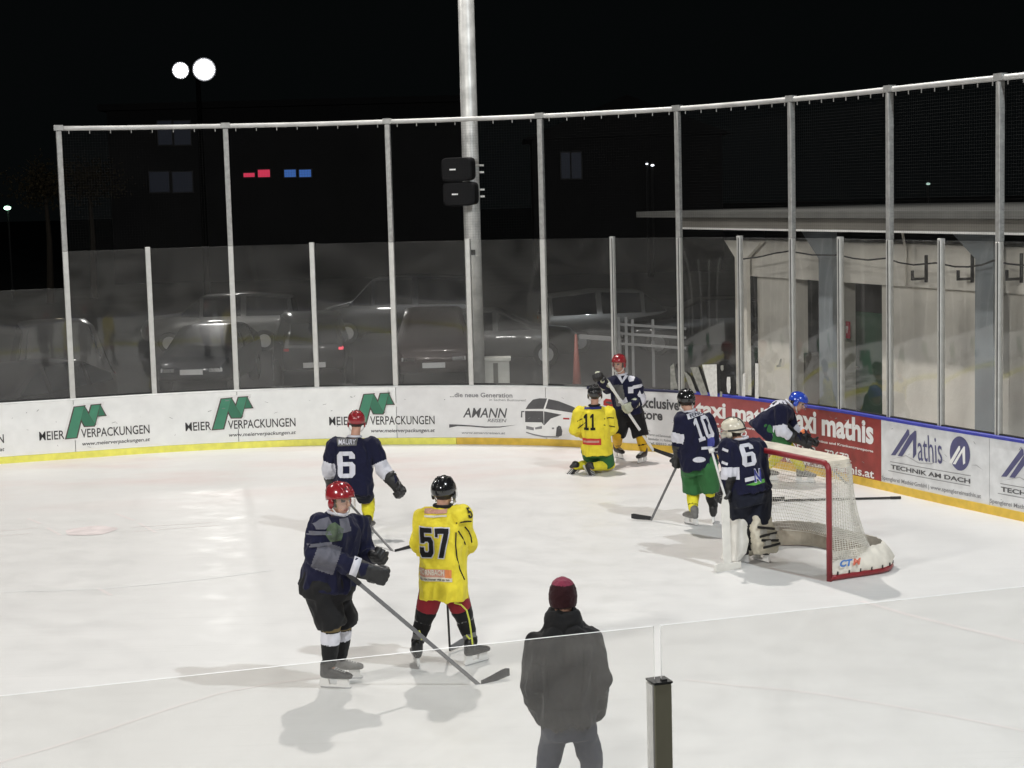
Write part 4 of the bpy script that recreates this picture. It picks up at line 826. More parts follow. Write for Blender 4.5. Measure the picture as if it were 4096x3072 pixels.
def small_lamp(x, y, Y, r, m, label):
    c = at(x, y, Y); t = Thing('street_lamp', (c.x, Y, -0.12), label, 'street lamp', 'far lamps in the dark'); mb = MB(); mb.tube([(c.x, Y, -0.12), (c.x, Y, c.z + 0.1)], 0.05, 8); t.part('post', mb, m_dark)
    mb = MB(); mb.ell(c - Vector((0, 0.1, 0.05)), (r, 0, 0), (0, r, 0), (0, 0, r * 0.55), 12, 8); t.part('lamp', mb, m, smooth=True)
small_lamp(17, 447, 85, 0.17, m_grn, 'greenish street lamp at the far left edge'); small_lamp(1397, 352, 90, 0.07, m_spark, 'left one of two tiny far lamps behind the net'); small_lamp(1409, 355, 90, 0.09, m_spark, 'right one of two tiny far lamps behind the net'); small_lamp(2004, 395, 90, 0.11, em('pale_green_lamp', (0.5, 0.7, 0.62), 0.8), 'pale lamp above the low building on the right')
# two autumn trees by the street lamp
m_leaf = mat('autumn_leaves', (0.05, 0.038, 0.018), 0.8, var=0.5, vs=2.0); m_bark = mat('bark', (0.05, 0.04, 0.03), 0.9)
def tree(x, y, Y, H, W, label, seed):
    c = at(x, y, Y); rn = random.Random(seed); t = Thing('tree', (c.x, Y, -0.12), label, 'tree', 'trees beyond the car park'); mb = MB(); zc = c.z
    mb.tube([(c.x, Y, -0.12), (c.x + 0.1, Y, zc * 0.5), (c.x, Y, zc + H * 0.3)], [0.18, 0.13, 0.04], 8)
    for k in range(7): a = rn.uniform(0, 6.28); z0 = zc - H * 0.5 + k * 0.12 * H; mb.tube([(c.x, Y, z0), (c.x + math.cos(a) * W * 0.5, Y + math.sin(a) * W * 0.5, z0 + 0.7)], [0.06, 0.015], 6)
    t.part('trunk', mb, m_bark); mb = MB()
    cl = [(Vector((rn.gauss(0, W * 0.33), rn.gauss(0, W * 0.33), rn.gauss(0, H * 0.28))), rn.uniform(0.25, 0.55)) for _ in range(26)]
    for cc, r in cl:
        for _ in range(60):
            p = Vector((c.x, Y, zc)) + cc + Vector((rn.gauss(0, r), rn.gauss(0, r), rn.gauss(0, r * 0.7))); u = Vector((rn.gauss(0, 1), rn.gauss(0, 1), rn.gauss(0, 1))).normalized(); v_ = u.orthogonal().normalized(); s_ = rn.uniform(0.05, 0.10)
            mb.add([p - u * s_, p + v_ * s_ * 0.6, p + u * s_, p - v_ * s_ * 0.6], [(0, 1, 2, 3)])
    t.part('crown', mb, m_leaf)
tree(95, 392, 80, 1.3, 1.9, 'autumn tree at the far left, faintly lit by an added warm lamp', 1); tree(190, 390, 84, 1.4, 1.5, 'second faint tree behind the leftmost tall post', 2)
lp = bpy.data.lights.new('tree_fill_light', 'POINT'); lp.energy = 10; lp.color = (1, 0.85, 0.6); lp.shadow_soft_size = 0.2; o = bpy.data.objects.new('tree_fill_light', lp); COL.objects.link(o); o.location = at(120, 440, 76)  # added warm lamp without a fixture, brightens the trees
# ------------------------------------------------------------------ people
def cloth(name, c, var=0.14, bump=0.35, rough=0.85): return mat(name, c, rough, var=var, vs=7, bump=bump, bs=22, spec=0.2, sheen=0.08)
NAVY = cloth('navy_jersey', (0.008, 0.009, 0.030)); YELL = cloth('yellow_jersey', (0.74, 0.62, 0.045)); WHI = cloth('white_jersey_panel', (0.62, 0.62, 0.68))
DIMW = cloth('greyed_jersey_panel', (0.12, 0.12, 0.145)); BLK = cloth('black_cloth', (0.012, 0.012, 0.013)); GRN = cloth('green_pants', (0.035, 0.135, 0.045)); SOCKY = cloth('yellow_sock', (0.72, 0.52, 0.03)); SOCKYB = cloth('bright_yellow_sock', (0.74, 0.66, 0.04)); NAVYP = cloth('dark_navy_pants', (0.010, 0.012, 0.022))
MAROON = cloth('maroon_cloth', (0.24, 0.02, 0.03)); GREYP = cloth('grey_jersey_panel', (0.13, 0.13, 0.13)); JACK = cloth('black_jacket', (0.010, 0.010, 0.011)); JEANS = cloth('dark_jeans', (0.03, 0.034, 0.05)); CAPR = cloth('dark_red_knit', (0.022, 0.004, 0.006), bump=0.8); CAPLIT = cloth('lit_knit_top', (0.19, 0.028, 0.055), bump=0.8)
SKIN = mat('skin', (0.50, 0.28, 0.20), 0.55, var=0.08, vs=20); HAIR = mat('dark_hair', (0.03, 0.02, 0.015), 0.7); EYE = mat('eye_dark', (0.03, 0.025, 0.025), 0.4); LIP = mat('lips', (0.36, 0.13, 0.11), 0.5)
HBLK = mat('black_helmet', (0.012, 0.012, 0.013), 0.16, coat=0.6, var=0.05); HRED = mat('red_helmet', (0.26, 0.018, 0.024), 0.2, coat=0.5, var=0.06); HBLU = mat('blue_helmet', (0.02, 0.06, 0.42), 0.2, coat=0.5, var=0.06); HWHI = mat('cream_mask', (0.66, 0.61, 0.50), 0.25, coat=0.4, var=0.25, vs=9)
VISOR = glass_mat('clear_visor', 0.04, 0.9, 1.0); STRAP = mat('white_strap', (0.7, 0.7, 0.68), 0.6)
GLB = mat('black_glove_leather', (0.014, 0.014, 0.015), 0.5, var=0.3, vs=12, bump=0.3, bs=30); GLW = mat('pale_glove_leather', (0.50, 0.52, 0.40), 0.6, var=0.2, vs=12, bump=0.2, bs=30); GLO = mat('orange_glove_cuff', (0.75, 0.20, 0.06), 0.6)
SKB = mat('black_skate_boot', (0.016, 0.016, 0.017), 0.4, var=0.3, vs=15); SKG = mat('grey_skate_boot', (0.16, 0.155, 0.15), 0.5, var=0.3, vs=12); SKH = mat('white_blade_holder', (0.74, 0.74, 0.73), 0.4); STEEL = mat('blade_steel', (0.55, 0.56, 0.57), 0.2, metal=0.9)
SHW = mat('white_stick', (0.72, 0.72, 0.70), 0.45, var=0.06); SHB = mat('black_stick', (0.015, 0.015, 0.016), 0.5, var=0.2); SHG = mat('grey_stick', (0.14, 0.14, 0.145), 0.45, var=0.12); TAPE = mat('black_stick_tape', (0.022, 0.022, 0.024), 0.8, bump=0.3, bs=60)
PADW = mat('white_goalie_pad', (0.72, 0.70, 0.65), 0.55, var=0.12, vs=6, bump=0.2, bs=10); PADC = mat('cream_goalie_pad', (0.58, 0.54, 0.44), 0.6, var=0.25, vs=8, bump=0.2, bs=12)
def V(*a): return Vector(a)
def unit(v): return v.normalized()
def flat(v): return Vector((v.x, v.y, 0)).normalized()
_L = [(.16, 0), (.32, 0), (.32, 1), (.16, 1), (0, .87), (0, .13)]; _B = [(.32, 0), (.68, 0), (.68, .16), (.32, .16)]; _T = [(.32, .84), (.68, .84), (.68, 1), (.32, 1)]
_six = [_L, _B, [(.68, 0), (.84, 0), (1, .13), (1, .47), (.84, .6), (.68, .6)], [(.32, .44), (.68, .44), (.68, .6), (.32, .6)], _T, [(.68, .72), (1, .72), (1, .87), (.84, 1), (.68, 1)]]
DIG = {'1': [[(.34, .16), (.08, .16), (.08, 0), (.94, 0), (.94, .16), (.68, .16), (.68, 1), (.42, 1), (.08, .86), (.08, .72), (.34, .78)]],
 '7': [[(0, 1), (0, .70), (.2, .70), (.2, .82), (.62, .82), (.22, 0), (.56, 0), (1, .86), (1, 1)]],
 '5': [[(.05, 1), (.05, .46), (.33, .46), (.42, .52), (.6, .52), (.68, .46), (.68, .22), (.6, .16), (.4, .16), (.32, .22), (.32, .32), (0, .32), (0, .14), (.16, 0), (.84, 0), (1, .14), (1, .54), (.84, .68), (.36, .68), (.36, .83), (.92, .83), (.92, 1)]],
 '6': _six, '9': [[(1 - x, 1 - y) for x, y in P] for P in _six], '0': [_L, [(.68, 0), (.84, 0), (1, .13), (1, .87), (.84, 1), (.68, 1)], _B, _T]}
def digits(t, gap=0.16):
    n = len(t); wd = 1 / (n + gap * (n - 1)); out = []
    for i, ch in enumerate(t): out += [[(x * wd + i * wd * (1 + gap), y) for x, y in P] for P in DIG[ch]]
    return out
class Person:
    """one figure: pose given as world joints; the body is one skin, clothing and kit are children"""
    def __init__(s, label, base, J, face, lean=None, group=None, seed=1, head=1.0):
        s.J = J; s.seed = seed; s.t = Thing('person', base, label, 'person', group)
        s.f = unit(Vector(face)); up = unit(J['head'] - J['neck']) if lean is None else unit(Vector(lean)); s.hs = head
        s.hu = unit(up - s.f * 0.0); s.hr = unit(s.f.cross(s.hu)); s.hf = unit(s.hu.cross(s.hr)) if False else s.f; s.hu = unit(s.hr.cross(s.hf))
        a = unit(J['shR'] - J['shL']); sp = unit(J['neck'] - (J['hipL'] + J['hipR']) / 2); s.bf = unit(sp.cross(a)) * 1.0   # body front
        s.sp = sp; s.a = unit(a - sp * a.dot(sp)); s.bf = unit(s.sp.cross(s.a))
    def body(s, hands=True):
        J = s.J; mb = MB(); H, f, r, u, k = J['head'], s.hf, s.hr, s.hu, s.hs
        mb.ell(H + u * 0.015 * k - f * 0.01 * k, r * 0.075 * k, f * 0.094 * k, u * 0.105 * k, 20, 14)        # skull
        mb.ell(H - u * 0.052 * k + f * 0.018 * k, r * 0.058 * k, f * 0.068 * k, u * 0.062 * k, 16, 10)        # jaw
        mb.caps(H + f * 0.088 * k + u * 0.012 * k, H + f * 0.108 * k - u * 0.020 * k, 0.009 * k, 0.015 * k, 8)  # nose
        mb.caps(H + f * 0.083 * k - u * 0.060 * k - r * 0.016 * k, H + f * 0.083 * k - u * 0.060 * k + r * 0.016 * k, 0.010 * k, 0.010 * k, 8)   # lips
        mb.caps(H + f * 0.084 * k + u * 0.032 * k - r * 0.03 * k, H + f * 0.084 * k + u * 0.032 * k + r * 0.03 * k, 0.011 * k, 0.011 * k, 8)      # brow
        for q in (-1, 1): mb.ell(H + r * q * 0.078 * k - f * 0.012 * k - u * 0.008 * k, r * 0.012 * k, f * 0.02 * k, u * 0.032 * k, 8, 8)         # ears
        mb.caps(H - u * 0.06 * k - f * 0.02 * k, J['neck'] - s.sp * 0.03, 0.054 * k, 0.062, 14)
        hp = (J['hipL'] + J['hipR']) / 2; A, B = s.a, s.bf
        mb.loft([(hp - s.sp * 0.05, A * 0.14, B * 0.09), (hp, A * 0.165, B * 0.115), (hp.lerp(J['neck'], 0.35), A * 0.145, B * 0.10), (hp.lerp(J['neck'], 0.7), A * 0.17, B * 0.115), (hp.lerp(J['neck'], 0.9), A * 0.15, B * 0.09), (J['neck'], A * 0.06, B * 0.06)])
        for q in 'LR':
            mb.caps(J['sh' + q], J['el' + q], 0.055, 0.042); mb.caps(J['el' + q], J['ha' + q], 0.042, 0.030)
            mb.caps(J['hip' + q], J['kn' + q], 0.085, 0.058); mb.caps(J['kn' + q], J['kn' + q].lerp(J['an' + q], 0.4), 0.055, 0.052); mb.caps(J['kn' + q].lerp(J['an' + q], 0.4), J['an' + q], 0.050, 0.030)
            mb.caps(J['an' + q], J['an' + q].lerp(J['to' + q], 0.12) - Vector((0, 0, 0.01)), 0.030, 0.022)
        def pick(c):
            d = c - H; x, y, z = d.dot(r) / k, d.dot(f) / k, d.dot(u) / k
            if d.length < 0.16 * k:
                if y > 0.06 and 0.0 < z < 0.022 and 0.018 < abs(x) < 0.045: return 2
                if y > 0.06 and -0.072 < z < -0.048 and abs(x) < 0.026: return 3
                if y < 0.025 and z > -0.055 and abs(x) < 0.085 or z > 0.055: return 1
            return 0
        s.b = s.t.part('body', remeshed(mb, 0.0095, 3, pick=pick), [SKIN, HAIR, EYE, LIP]); return s.b
    def jersey(s, main, bands=None, hem=0.10, w=1.0, d=1.0, folds=0.024, pick=None, mats=None, name='jersey', sl=1.0, flare=1.0, wrist=0.88, vox=0.0095):
        """loose hockey shirt over pads; bands = {side: (t0, t1, slot)} rings round the forearm"""
        J = s.J; mb = MB(); hp = (J['hipL'] + J['hipR']) / 2; A, B = s.a * w, s.bf * d; L = lambda t: hp.lerp(J['neck'], t)
        mb.loft([(hp - s.sp * hem, A * 0.232 * flare, B * 0.195), (L(0.05), A * 0.228 * flare, B * 0.190), (L(0.3), A * 0.215, B * 0.158), (L(0.55), A * 0.222, B * 0.152), (L(0.78), A * 0.225, B * 0.152), (L(0.92), A * 0.185, B * 0.125), (L(1.0), A * 0.10, B * 0.09), (L(1.04), A * 0.072, B * 0.075)], 28)
        for q in 'LR':
            e = J['el' + q]; h = e.lerp(J['ha' + q], wrist)
            mb.ell(J['sh' + q] - s.sp * 0.0, s.a * 0.10 * w, s.bf * 0.105, s.sp * 0.095, 16, 10); mb.caps(J['neck'].lerp(J['sh' + q], 0.5) - s.sp * 0.03, J['sh' + q], 0.085, 0.092)
            mb.caps(J['sh' + q], e, 0.098 * sl, 0.082 * sl); mb.caps(e, h, 0.086 * sl, 0.068 * sl)
        def pk(c):
            if pick:
                v = pick(c)
                if v: return v
            for q, lst in (bands or {}).items():
                for sg, t0, t1, slot in lst:
                    P, Q = (J['sh' + q], J['el' + q]) if sg == 'u' else (J['el' + q], J['ha' + q]); d_ = Q - P; t = (c - P).dot(d_) / d_.length_squared
                    if t0 < t < t1 and (c - P - d_ * t).length < 0.125: return slot
            return 0
        s.jm = remeshed(mb, vox, 4, folds, 6.5, s.seed, (1, 1, 0.45), pk); s.bvh = BVHTree.FromPolygons([v.co for v in s.jm.vertices], [p.vertices for p in s.jm.polygons])
        s.j = s.t.part(name, s.jm, mats or [main, WHI, BLK, GREYP]); 
        return s.j
    def print_on(s, txt, c, w, h, mt, out, up, bold=0.05, edge=None, name='number', lift=0.008, quad=None):
        """letters or a patch laid on the shirt: c = centre near the surface, out = outward normal"""
        out = unit(out); up = unit(up - out * up.dot(out)); rt = up.cross(out)
        def lay(bm, m, lf, nm):
            slice_bm(bm, 0.06, 0); slice_bm(bm, 0.07, 1); dead = []
            for v in bm.verts:
                o = c + rt * ((v.co.x - 0.5) * w) + up * ((v.co.y - 0.5) * h) + out * 0.35
                hit = s.bvh.ray_cast(o - s.t.loc * 0 , -out, 0.7) if False else s.bvh2.ray_cast(o, -out, 0.75)
                if hit[0] is None: dead.append(v); v.co = o
                else: v.co = hit[0] + out * lf
            bmesh.ops.delete(bm, geom=dead, context='VERTS')
            me = bpy.data.meshes.new(nm); bm.to_mesh(me); bm.free()
            if len(me.polygons): s.t.part(nm, face_out(me, out), m, s.j)
        if quad:
            bm = bmesh.new(); bm.faces.new([bm.verts.new((x, y, 0)) for x, y in quad]); lay(bm, mt, lift, name); return
        if txt and all(ch in DIG for ch in txt):
            def pb(d):
                bm = bmesh.new(); 
                for P in digits(txt): bm.faces.new([bm.verts.new((x, y, 0)) for x, y in (grow(P, d) if d else P)])
                bm.normal_update(); bmesh.ops.triangulate(bm, faces=bm.faces); return bm
            if edge is not None: lay(pb(0.035), edge, lift - 0.002, name); lift += 0.004
            lay(pb(0), mt, lift, name); return
        if edge is not None: lay(text_bm(txt, bold + 0.045)[0], edge, lift, name); lift += 0.004
        lay(text_bm(txt, bold)[0], mt, lift, name)
    def bvh_world(s):
        s.bvh2 = BVHTree.FromPolygons([v.co + s.t.loc for v in s.jm.vertices], [p.vertices for p in s.jm.polygons])
    def pants(s, m, w=1.0, cut=0.86, seat=1.0, name='pants', pick=None, mats=None, folds=0.010):
        J = s.J; mb = MB(); hp = (J['hipL'] + J['hipR']) / 2; A, B = s.a * w, s.bf
        mb.loft([(hp + s.sp * 0.14, A * 0.185, B * 0.135), (hp, A * 0.215, B * 0.16 * seat), (hp - s.sp * 0.10, A * 0.205, B * 0.15 * seat)])
        for q in 'LR':
            k = J['hip' + q].lerp(J['kn' + q], cut + 0.10); mb.stump(J['hip' + q], k, 0.128 * w, 0.114 * w)
        s.p = s.t.part(name, remeshed(mb, 0.0125, 3, folds, 6, s.seed + 3, (1, 1, 0.6), pick), mats or m); return s.p
    def sock(s, q, m, mats=None, rings=None, r=1.0):
        J = s.J; mb = MB(); K, A_ = J['kn' + q], J['an' + q]; sh = unit(A_ - K)
        mb.caps(K - sh * 0.07, K + sh * 0.03, 0.082 * r, 0.084 * r); mb.caps(K, K.lerp(A_, 0.35), 0.082 * r, 0.080 * r); mb.caps(K.lerp(A_, 0.35), K.lerp(A_, 0.92), 0.080 * r, 0.058 * r)
        def pk(c):
            t = (c - K).dot(A_ - K) / (A_ - K).length_squared
            for t0, t1, slot in rings or ():
                if t0 < t < t1: return slot
            return 0
        return s.t.part('sock', remeshed(mb, 0.011, 3, 0.006, 9, s.seed + 5, pick=pk), mats or m)
    def skate(s, q, boot=None, hold=None, up=None):
        """ankle-high boot with holder and blade; the sole follows ankle -> toe"""
        J = s.J; A_, T = J['an' + q], J['to' + q]; u = unit(Vector(up or (0, 0, 1))); f = unit((T - A_) - u * (T - A_).dot(u)); r = f.cross(u); o = A_ - u * 0.115   # sole height
        boot = boot or SKB; hold = hold or SKH
        P = lambda x, y, z: o + r * x + f * y + u * z
        mb = MB(); mb.caps(P(0, -0.030, 0.125), P(0, -0.035, 0.075), 0.056, 0.052); mb.loft([(P(0, -0.085, 0.045), r * 0.026, u * 0.030), (P(0, -0.05, 0.055), r * 0.042, u * 0.05), (P(0, 0.04, 0.05), r * 0.043, u * 0.048), (P(0, 0.12, 0.040), r * 0.046, u * 0.036), (P(0, 0.18, 0.032), r * 0.040, u * 0.027), (P(0, 0.205, 0.028), r * 0.024, u * 0.016)], 18)
        mb.caps(P(0, -0.01, 0.135), P(0, 0.04, 0.16), 0.042, 0.024)
        b = s.t.part('skate', remeshed(mb, 0.009, 2), boot)
        mb = MB()
        for y0, y1, z0 in ((-0.085, -0.015, 0), (0.075, 0.165, 0)):
            mb.prism([P(-0.013, y0, 0.012), P(-0.013, y1, 0.012), P(-0.013, y1 + 0.012, -0.05), P(-0.013, y0 - 0.012, -0.05)], r * 0.026)
        mb.prism([P(-0.009, -0.105, -0.046), P(-0.009, 0.195, -0.046), P(-0.009, 0.185, -0.066), P(-0.009, -0.095, -0.066)], r * 0.018)
        s.t.part('blade_holder', mb, hold, b)
        mb = MB(); mb.prism([P(-0.002, -0.10, -0.064), P(-0.002, 0.20, -0.064), P(-0.002, 0.185, -0.082), P(-0.002, -0.085, -0.082)], r * 0.004); s.t.part('blade', mb, STEEL, b)
        mb = MB()
        for k in range(5): mb.bar(P(-0.03, 0.055 + k * 0.022, 0.085 - k * 0.006 + 0.01), P(0.03, 0.055 + k * 0.022, 0.085 - k * 0.006 + 0.01), 0.006, 0.006)
        s.t.part('laces', mb, STRAP, b)
    def glove(s, q, grip=None, m=None, cuff=None, big=1.0, palm=None):
        """padded glove closed round the grip axis: cuff, back, four finger rolls, thumb"""
        J = s.J; h = J['ha' + q]; d = unit(h - J['el' + q]); g = Vector(grip) if grip is not None else Vector((0, 0, 1)); g = unit(g - d * g.dot(d)) if abs(unit(g).dot(d)) < 0.97 else d.orthogonal().normalized(); n = d.cross(g)
        if palm is not None and n.dot(Vector(palm)) < 0: n = -n
        k = big; mb = MB(); m = m or GLB
        mb.loft([(h - d * 0.13 * k, g * 0.066 * k, n * 0.060 * k), (h - d * 0.06 * k, g * 0.060 * k, n * 0.052 * k), (h - d * 0.02 * k, g * 0.056 * k, n * 0.038 * k)], 18)
        mb.loft([(h - d * 0.03 * k, g * 0.056 * k, n * 0.036 * k), (h + d * 0.02 * k, g * 0.060 * k, n * 0.036 * k), (h + d * 0.055 * k, g * 0.058 * k, n * 0.030 * k)], 18)
        for i, (o, l) in enumerate(((-0.045, 0.9), (-0.015, 1.05), (0.015, 1.0), (0.045, 0.82))):
            a = h + d * 0.05 * k + g * o * k - n * 0.012 * k; b = a + d * 0.042 * l * k + n * 0.012 * k; c = b + n * 0.05 * l * k - d * 0.008 * k; e = c - d * 0.045 * l * k
            mb.caps(a, b, 0.019 * k, 0.0185 * k, 10); mb.caps(b, c, 0.0185 * k, 0.017 * k, 10); mb.caps(c, e, 0.017 * k, 0.015 * k, 10)
        a = h - d * 0.01 * k + g * 0.055 * k + n * 0.012 * k; mb.caps(a, a + d * 0.035 * k + n * 0.035 * k + g * 0.012 * k, 0.021 * k, 0.019 * k, 10); mb.caps(a + d * 0.035 * k + n * 0.035 * k + g * 0.012 * k, a + d * 0.05 * k + n * 0.07 * k - g * 0.012 * k, 0.018 * k, 0.015 * k, 10)
        go = s.t.part('glove', remeshed(mb, 0.0085, 1), m)
        mb = MB(); mb.loft([(h - d * 0.150 * k, g * 0.070 * k, n * 0.064 * k), (h - d * 0.10 * k, g * 0.068 * k, n * 0.061 * k)], 18); s.t.part('cuff', mb, cuff or m, go, smooth=True)
        s.grip = h + d * 0.06 * k + n * 0.04 * k
        return go
    def helmet(s, m, visor=True, cage=False, strap=STRAP, marks=None):
        H, f, r, u, k = s.J['head'], s.hf, s.hr, s.hu, s.hs; mb = MB(); C = H + u * 0.03 * k - f * 0.008 * k
        mb.ell(C, r * 0.107 * k, f * 0.136 * k, u * 0.118 * k, 28, 18); me = mb.mesh('tmp'); bm = bmesh.new(); bm.from_mesh(me); bpy.data.meshes.remove(me)
        def cut(co, no):
            bmesh.ops.bisect_plane(bm, geom=list(bm.verts) + list(bm.edges) + list(bm.faces), plane_co=co, plane_no=no, clear_outer=True); 
            ed = [e for e in bm.edges if e.is_boundary]
            if ed: bmesh.ops.edgeloop_fill(bm, edges=ed)
        cut(H + u * 0.020 * k + f * 0.02 * k, unit(-u + f * 0.30)); cut(H - u * 0.055 * k, -u)
        h = s.t.part('helmet', bm, m, smooth=False)
        for p in h.data.polygons: p.use_smooth = len(p.vertices) <= 4
        mb = MB()
        for q in (-1, 0, 1):                # raised ridges with vents
            mb.tube([C + r * (q * 0.048 * k) + f * (math.cos(t) * 0.137 * k * (1 - 0.12 * abs(q))) + u * (math.sin(t) * 0.118 * k * (1 - 0.10 * abs(q))) for t in [R_(x) for x in range(25, 166, 14)]], 0.008 * k, 6)
        s.t.part('ridge', mb, m, h, smooth=True)
        mb = MB()
        for q in (-1, 1):
            for t in (48, 75, 105, 130): a = R_(t); mb.ell(C + r * (q * 0.026 * k) + f * (math.cos(a) * 0.131 * k) + u * (math.sin(a) * 0.1145 * k), r * 0.008 * k, (f * -math.sin(a) + u * math.cos(a)) * 0.014 * k, (f * math.cos(a) + u * math.sin(a)) * 0.004 * k, 8, 6)
        s.t.part('vent', mb, m_gasket, h)
        mb = MB()
        for q in (-1, 1): mb.ell(H + r * q * 0.098 * k - f * 0.005 * k - u * 0.02 * k, r * 0.014 * k, f * 0.034 * k, u * 0.045 * k, 12, 8)
        s.t.part('ear_guard', mb, m, h, smooth=True)
        mb = MB(); mb.tube([H + r * (0.094 * k * math.cos(t)) + f * (0.055 * k * math.sin(t) + 0.005) - u * (0.04 + 0.085 * math.sin(t)) * k for t in [R_(x) for x in range(0, 181, 20)]], 0.006 * k, 6); s.t.part('chin_strap', mb, strap, h)
        if visor:
            vs = []; fs = []; n = 12
            for i in range(n + 1):
                t = R_(20 + 140 * i / n)
                for z, e in ((0.035, 1.0), (-0.045, 1.04)): vs.append(H + r * (0.112 * k * e * math.cos(t)) + f * (0.152 * k * e * math.sin(t) - 0.01) + u * z * k)
            fs = [(2 * i, 2 * i + 2, 2 * i + 3, 2 * i + 1) for i in range(n)]; mb = MB(); mb.add(vs, fs); s.t.part('visor', mb, VISOR, h, smooth=True)
        if cage:
            mb = MB()
            for z in (0.02, -0.015, -0.05, -0.085): mb.tube([H + r * (0.095 * k * math.cos(t)) + f * (0.145 * k * math.sin(t)) + u * z * k for t in [R_(x) for x in range(10, 171, 16)]], 0.0032, 5)
            for x in (-0.06, -0.03, 0, 0.03, 0.06): mb.tube([H + r * x * k + f * (0.145 * math.sqrt(max(0.05, 1 - (x / 0.095) ** 2))) * k + u * z * k for z in (0.05, 0.0, -0.05, -0.10)], 0.0032, 5)
            s.t.part('cage', mb, STEEL, h)
        return h
    def collar(s, m):
        n = s.J['neck']; mb = MB(); mb.tube([n + s.sp * 0.035 + s.a * math.cos(t) * 0.078 + s.bf * math.sin(t) * 0.080 for t in [2 * math.pi * k / 20 for k in range(20)]], 0.016, 8, closed=True); s.t.part('collar', mb, m, s.j, smooth=True)
def stick(label, butt, heel, toe, ms=None, mblade=None, tape=0.14, wid=0.030, bl=0.068, thick=0.011, group='hockey sticks', goalie=None):
    ms = ms or SHG; mblade = mblade or TAPE; t = Thing('hockey_stick', heel, label, 'hockey stick', group); butt, heel, toe = Vector(butt), Vector(heel), Vector(toe)
    mb = MB(); mb.bar(butt, heel, 0.020, wid); t.part('shaft', bevelled(mb, 0.004, 1), ms)
    d = unit(butt - heel); mb = MB(); mb.bar(butt + d * 0.008, butt - d * tape, 0.028, wid + 0.008); t.part('grip_tape', bevelled(mb, 0.006, 1), TAPE if ms is not SHW else SHW)
    e = flat(toe - heel); n_ = Vector((-e.y, e.x, 0)); mb = MB(); vs = []; L = (toe - heel).length; m_ = 9
    for i in range(m_):
        s_ = i / (m_ - 1); c = heel.lerp(toe, s_) + n_ * (0.028 * math.sin(s_ * 1.9) ** 2) ; hgt = bl * (0.75 + 0.35 * s_ - 0.45 * max(0, s_ - 0.85) * 4); lift = 0.012 * s_ * s_
        th = thick * (1 - 0.4 * s_); vs += [c - n_ * th / 2 + V(0, 0, lift), c + n_ * th / 2 + V(0, 0, lift), c + n_ * th / 2 + V(0, 0, hgt + lift), c - n_ * th / 2 + V(0, 0, hgt + lift)]
    fs = [(4 * i + k, 4 * i + (k + 1) % 4, 4 * i + 4 + (k + 1) % 4, 4 * i + 4 + k) for i in range(m_ - 1) for k in range(4)] + [(3, 2, 1, 0), tuple(4 * (m_ - 1) + k for k in range(4))]
    mb.add(vs, fs); t.part('blade', mb, mblade); return t
def joints(Y, **k):
    """view-pixel joints with a depth offset from the figure's depth Y"""
    return {n: at(x, y, Y + dy) for n, (x, y, dy) in k.items()}
NAV = 'players in navy jerseys'; YEL = 'players in yellow jerseys'
def set_foot(J, q, z=0.197):
    J['an' + q].z = z
# -- 57: yellow shirt, back to the camera
Y = 15.55
J = joints(Y, head=(959, 1064, 0.0), neck=(957, 1100, 0.0), shL=(918, 1116, 0.05), shR=(996, 1114, -0.05), elL=(904, 1172, 0.12), elR=(1011, 1172, 0.06), haL=(948, 1222, 0.36), haR=(988, 1205, 0.32), hipL=(935, 1268, 0), hipR=(980, 1268, 0), knL=(915, 1340, 0.05), knR=(1003, 1336, 0.05), anL=(900, 1395, -0.02), anR=(1020, 1392, 0.0), toL=(897, 1398, 0.25), toR=(1048, 1396, 0.10))
for q in 'LR': set_foot(J, q)
J['toL'] = J['anL'] + V(-0.05, 0.24, -0.05); J['toR'] = J['anR'] + V(0.17, 0.16, -0.05)
P = Person('player in yellow number 57 jersey with black helmet, back to the camera', (J['anL'].x / 2 + J['anR'].x / 2, Y, 0), J, (0.35, 0.93, -0.05), (0, 0.02, 1), YEL, 2, 1.04)
P.body(); n57 = P
def pk57(c):
    return 0
P.jersey(YELL, hem=0.10, w=0.98, mats=[YELL, WHI, BLK], pick=None, sl=0.95); P.bvh_world(); P.collar(BLK)
bk = V(-0.06, -1, 0); up = V(0, 0, 1)
P.print_on('57', at(936, 1176, Y - 0.2), 0.275, 0.27, BLK, bk, up, 0.07, WHI)
m_adv = mat('salmon_patch', (0.52, 0.27, 0.20), 0.7); m_advo = mat('orange_patch', (0.62, 0.20, 0.06), 0.7); m_pw = mat('pale_patch', (0.60, 0.57, 0.47), 0.7)
sq = [(0, 0), (1, 0), (1, 1), (0, 1)]
P.print_on('', at(933, 1242, Y - 0.2), 0.33, 0.075, m_adv, bk, up, quad=sq, name='patch'); P.print_on('', at(968, 1241, Y - 0.2), 0.06, 0.074, m_advo, bk, up, quad=sq, name='patch', lift=0.010); P.print_on('', at(937, 1254, Y - 0.2), 0.33, 0.036, m_pw, bk, up, quad=sq, name='patch', lift=0.0095)
P.print_on('HORNBACH', at(929, 1240, Y - 0.2), 0.24, 0.045, m_pw, bk, up, 0.02, name='lettering', lift=0.012); P.print_on('Es gibt immer was zu tun', at(938, 1254, Y - 0.2), 0.27, 0.02, BLK, bk, up, 0.02, name='lettering', lift=0.012)
P.print_on('', at(938, 1110, Y - 0.2), 0.21, 0.045, m_adv, bk, up, quad=[(0, 0), (1, 0.25), (1, 1), (0, 0.85)], name='patch'); P.print_on('', at(938, 1119, Y - 0.2), 0.21, 0.028, m_pw, bk, up, quad=[(0, 0), (1, 0.4), (1, 1), (0, 0.6)], name='patch', lift=0.0095)
P.print_on('5', at(1006, 1109, Y - 0.05), 0.07, 0.10, BLK, V(0.75, -0.65, 0.25), up, 0.06)
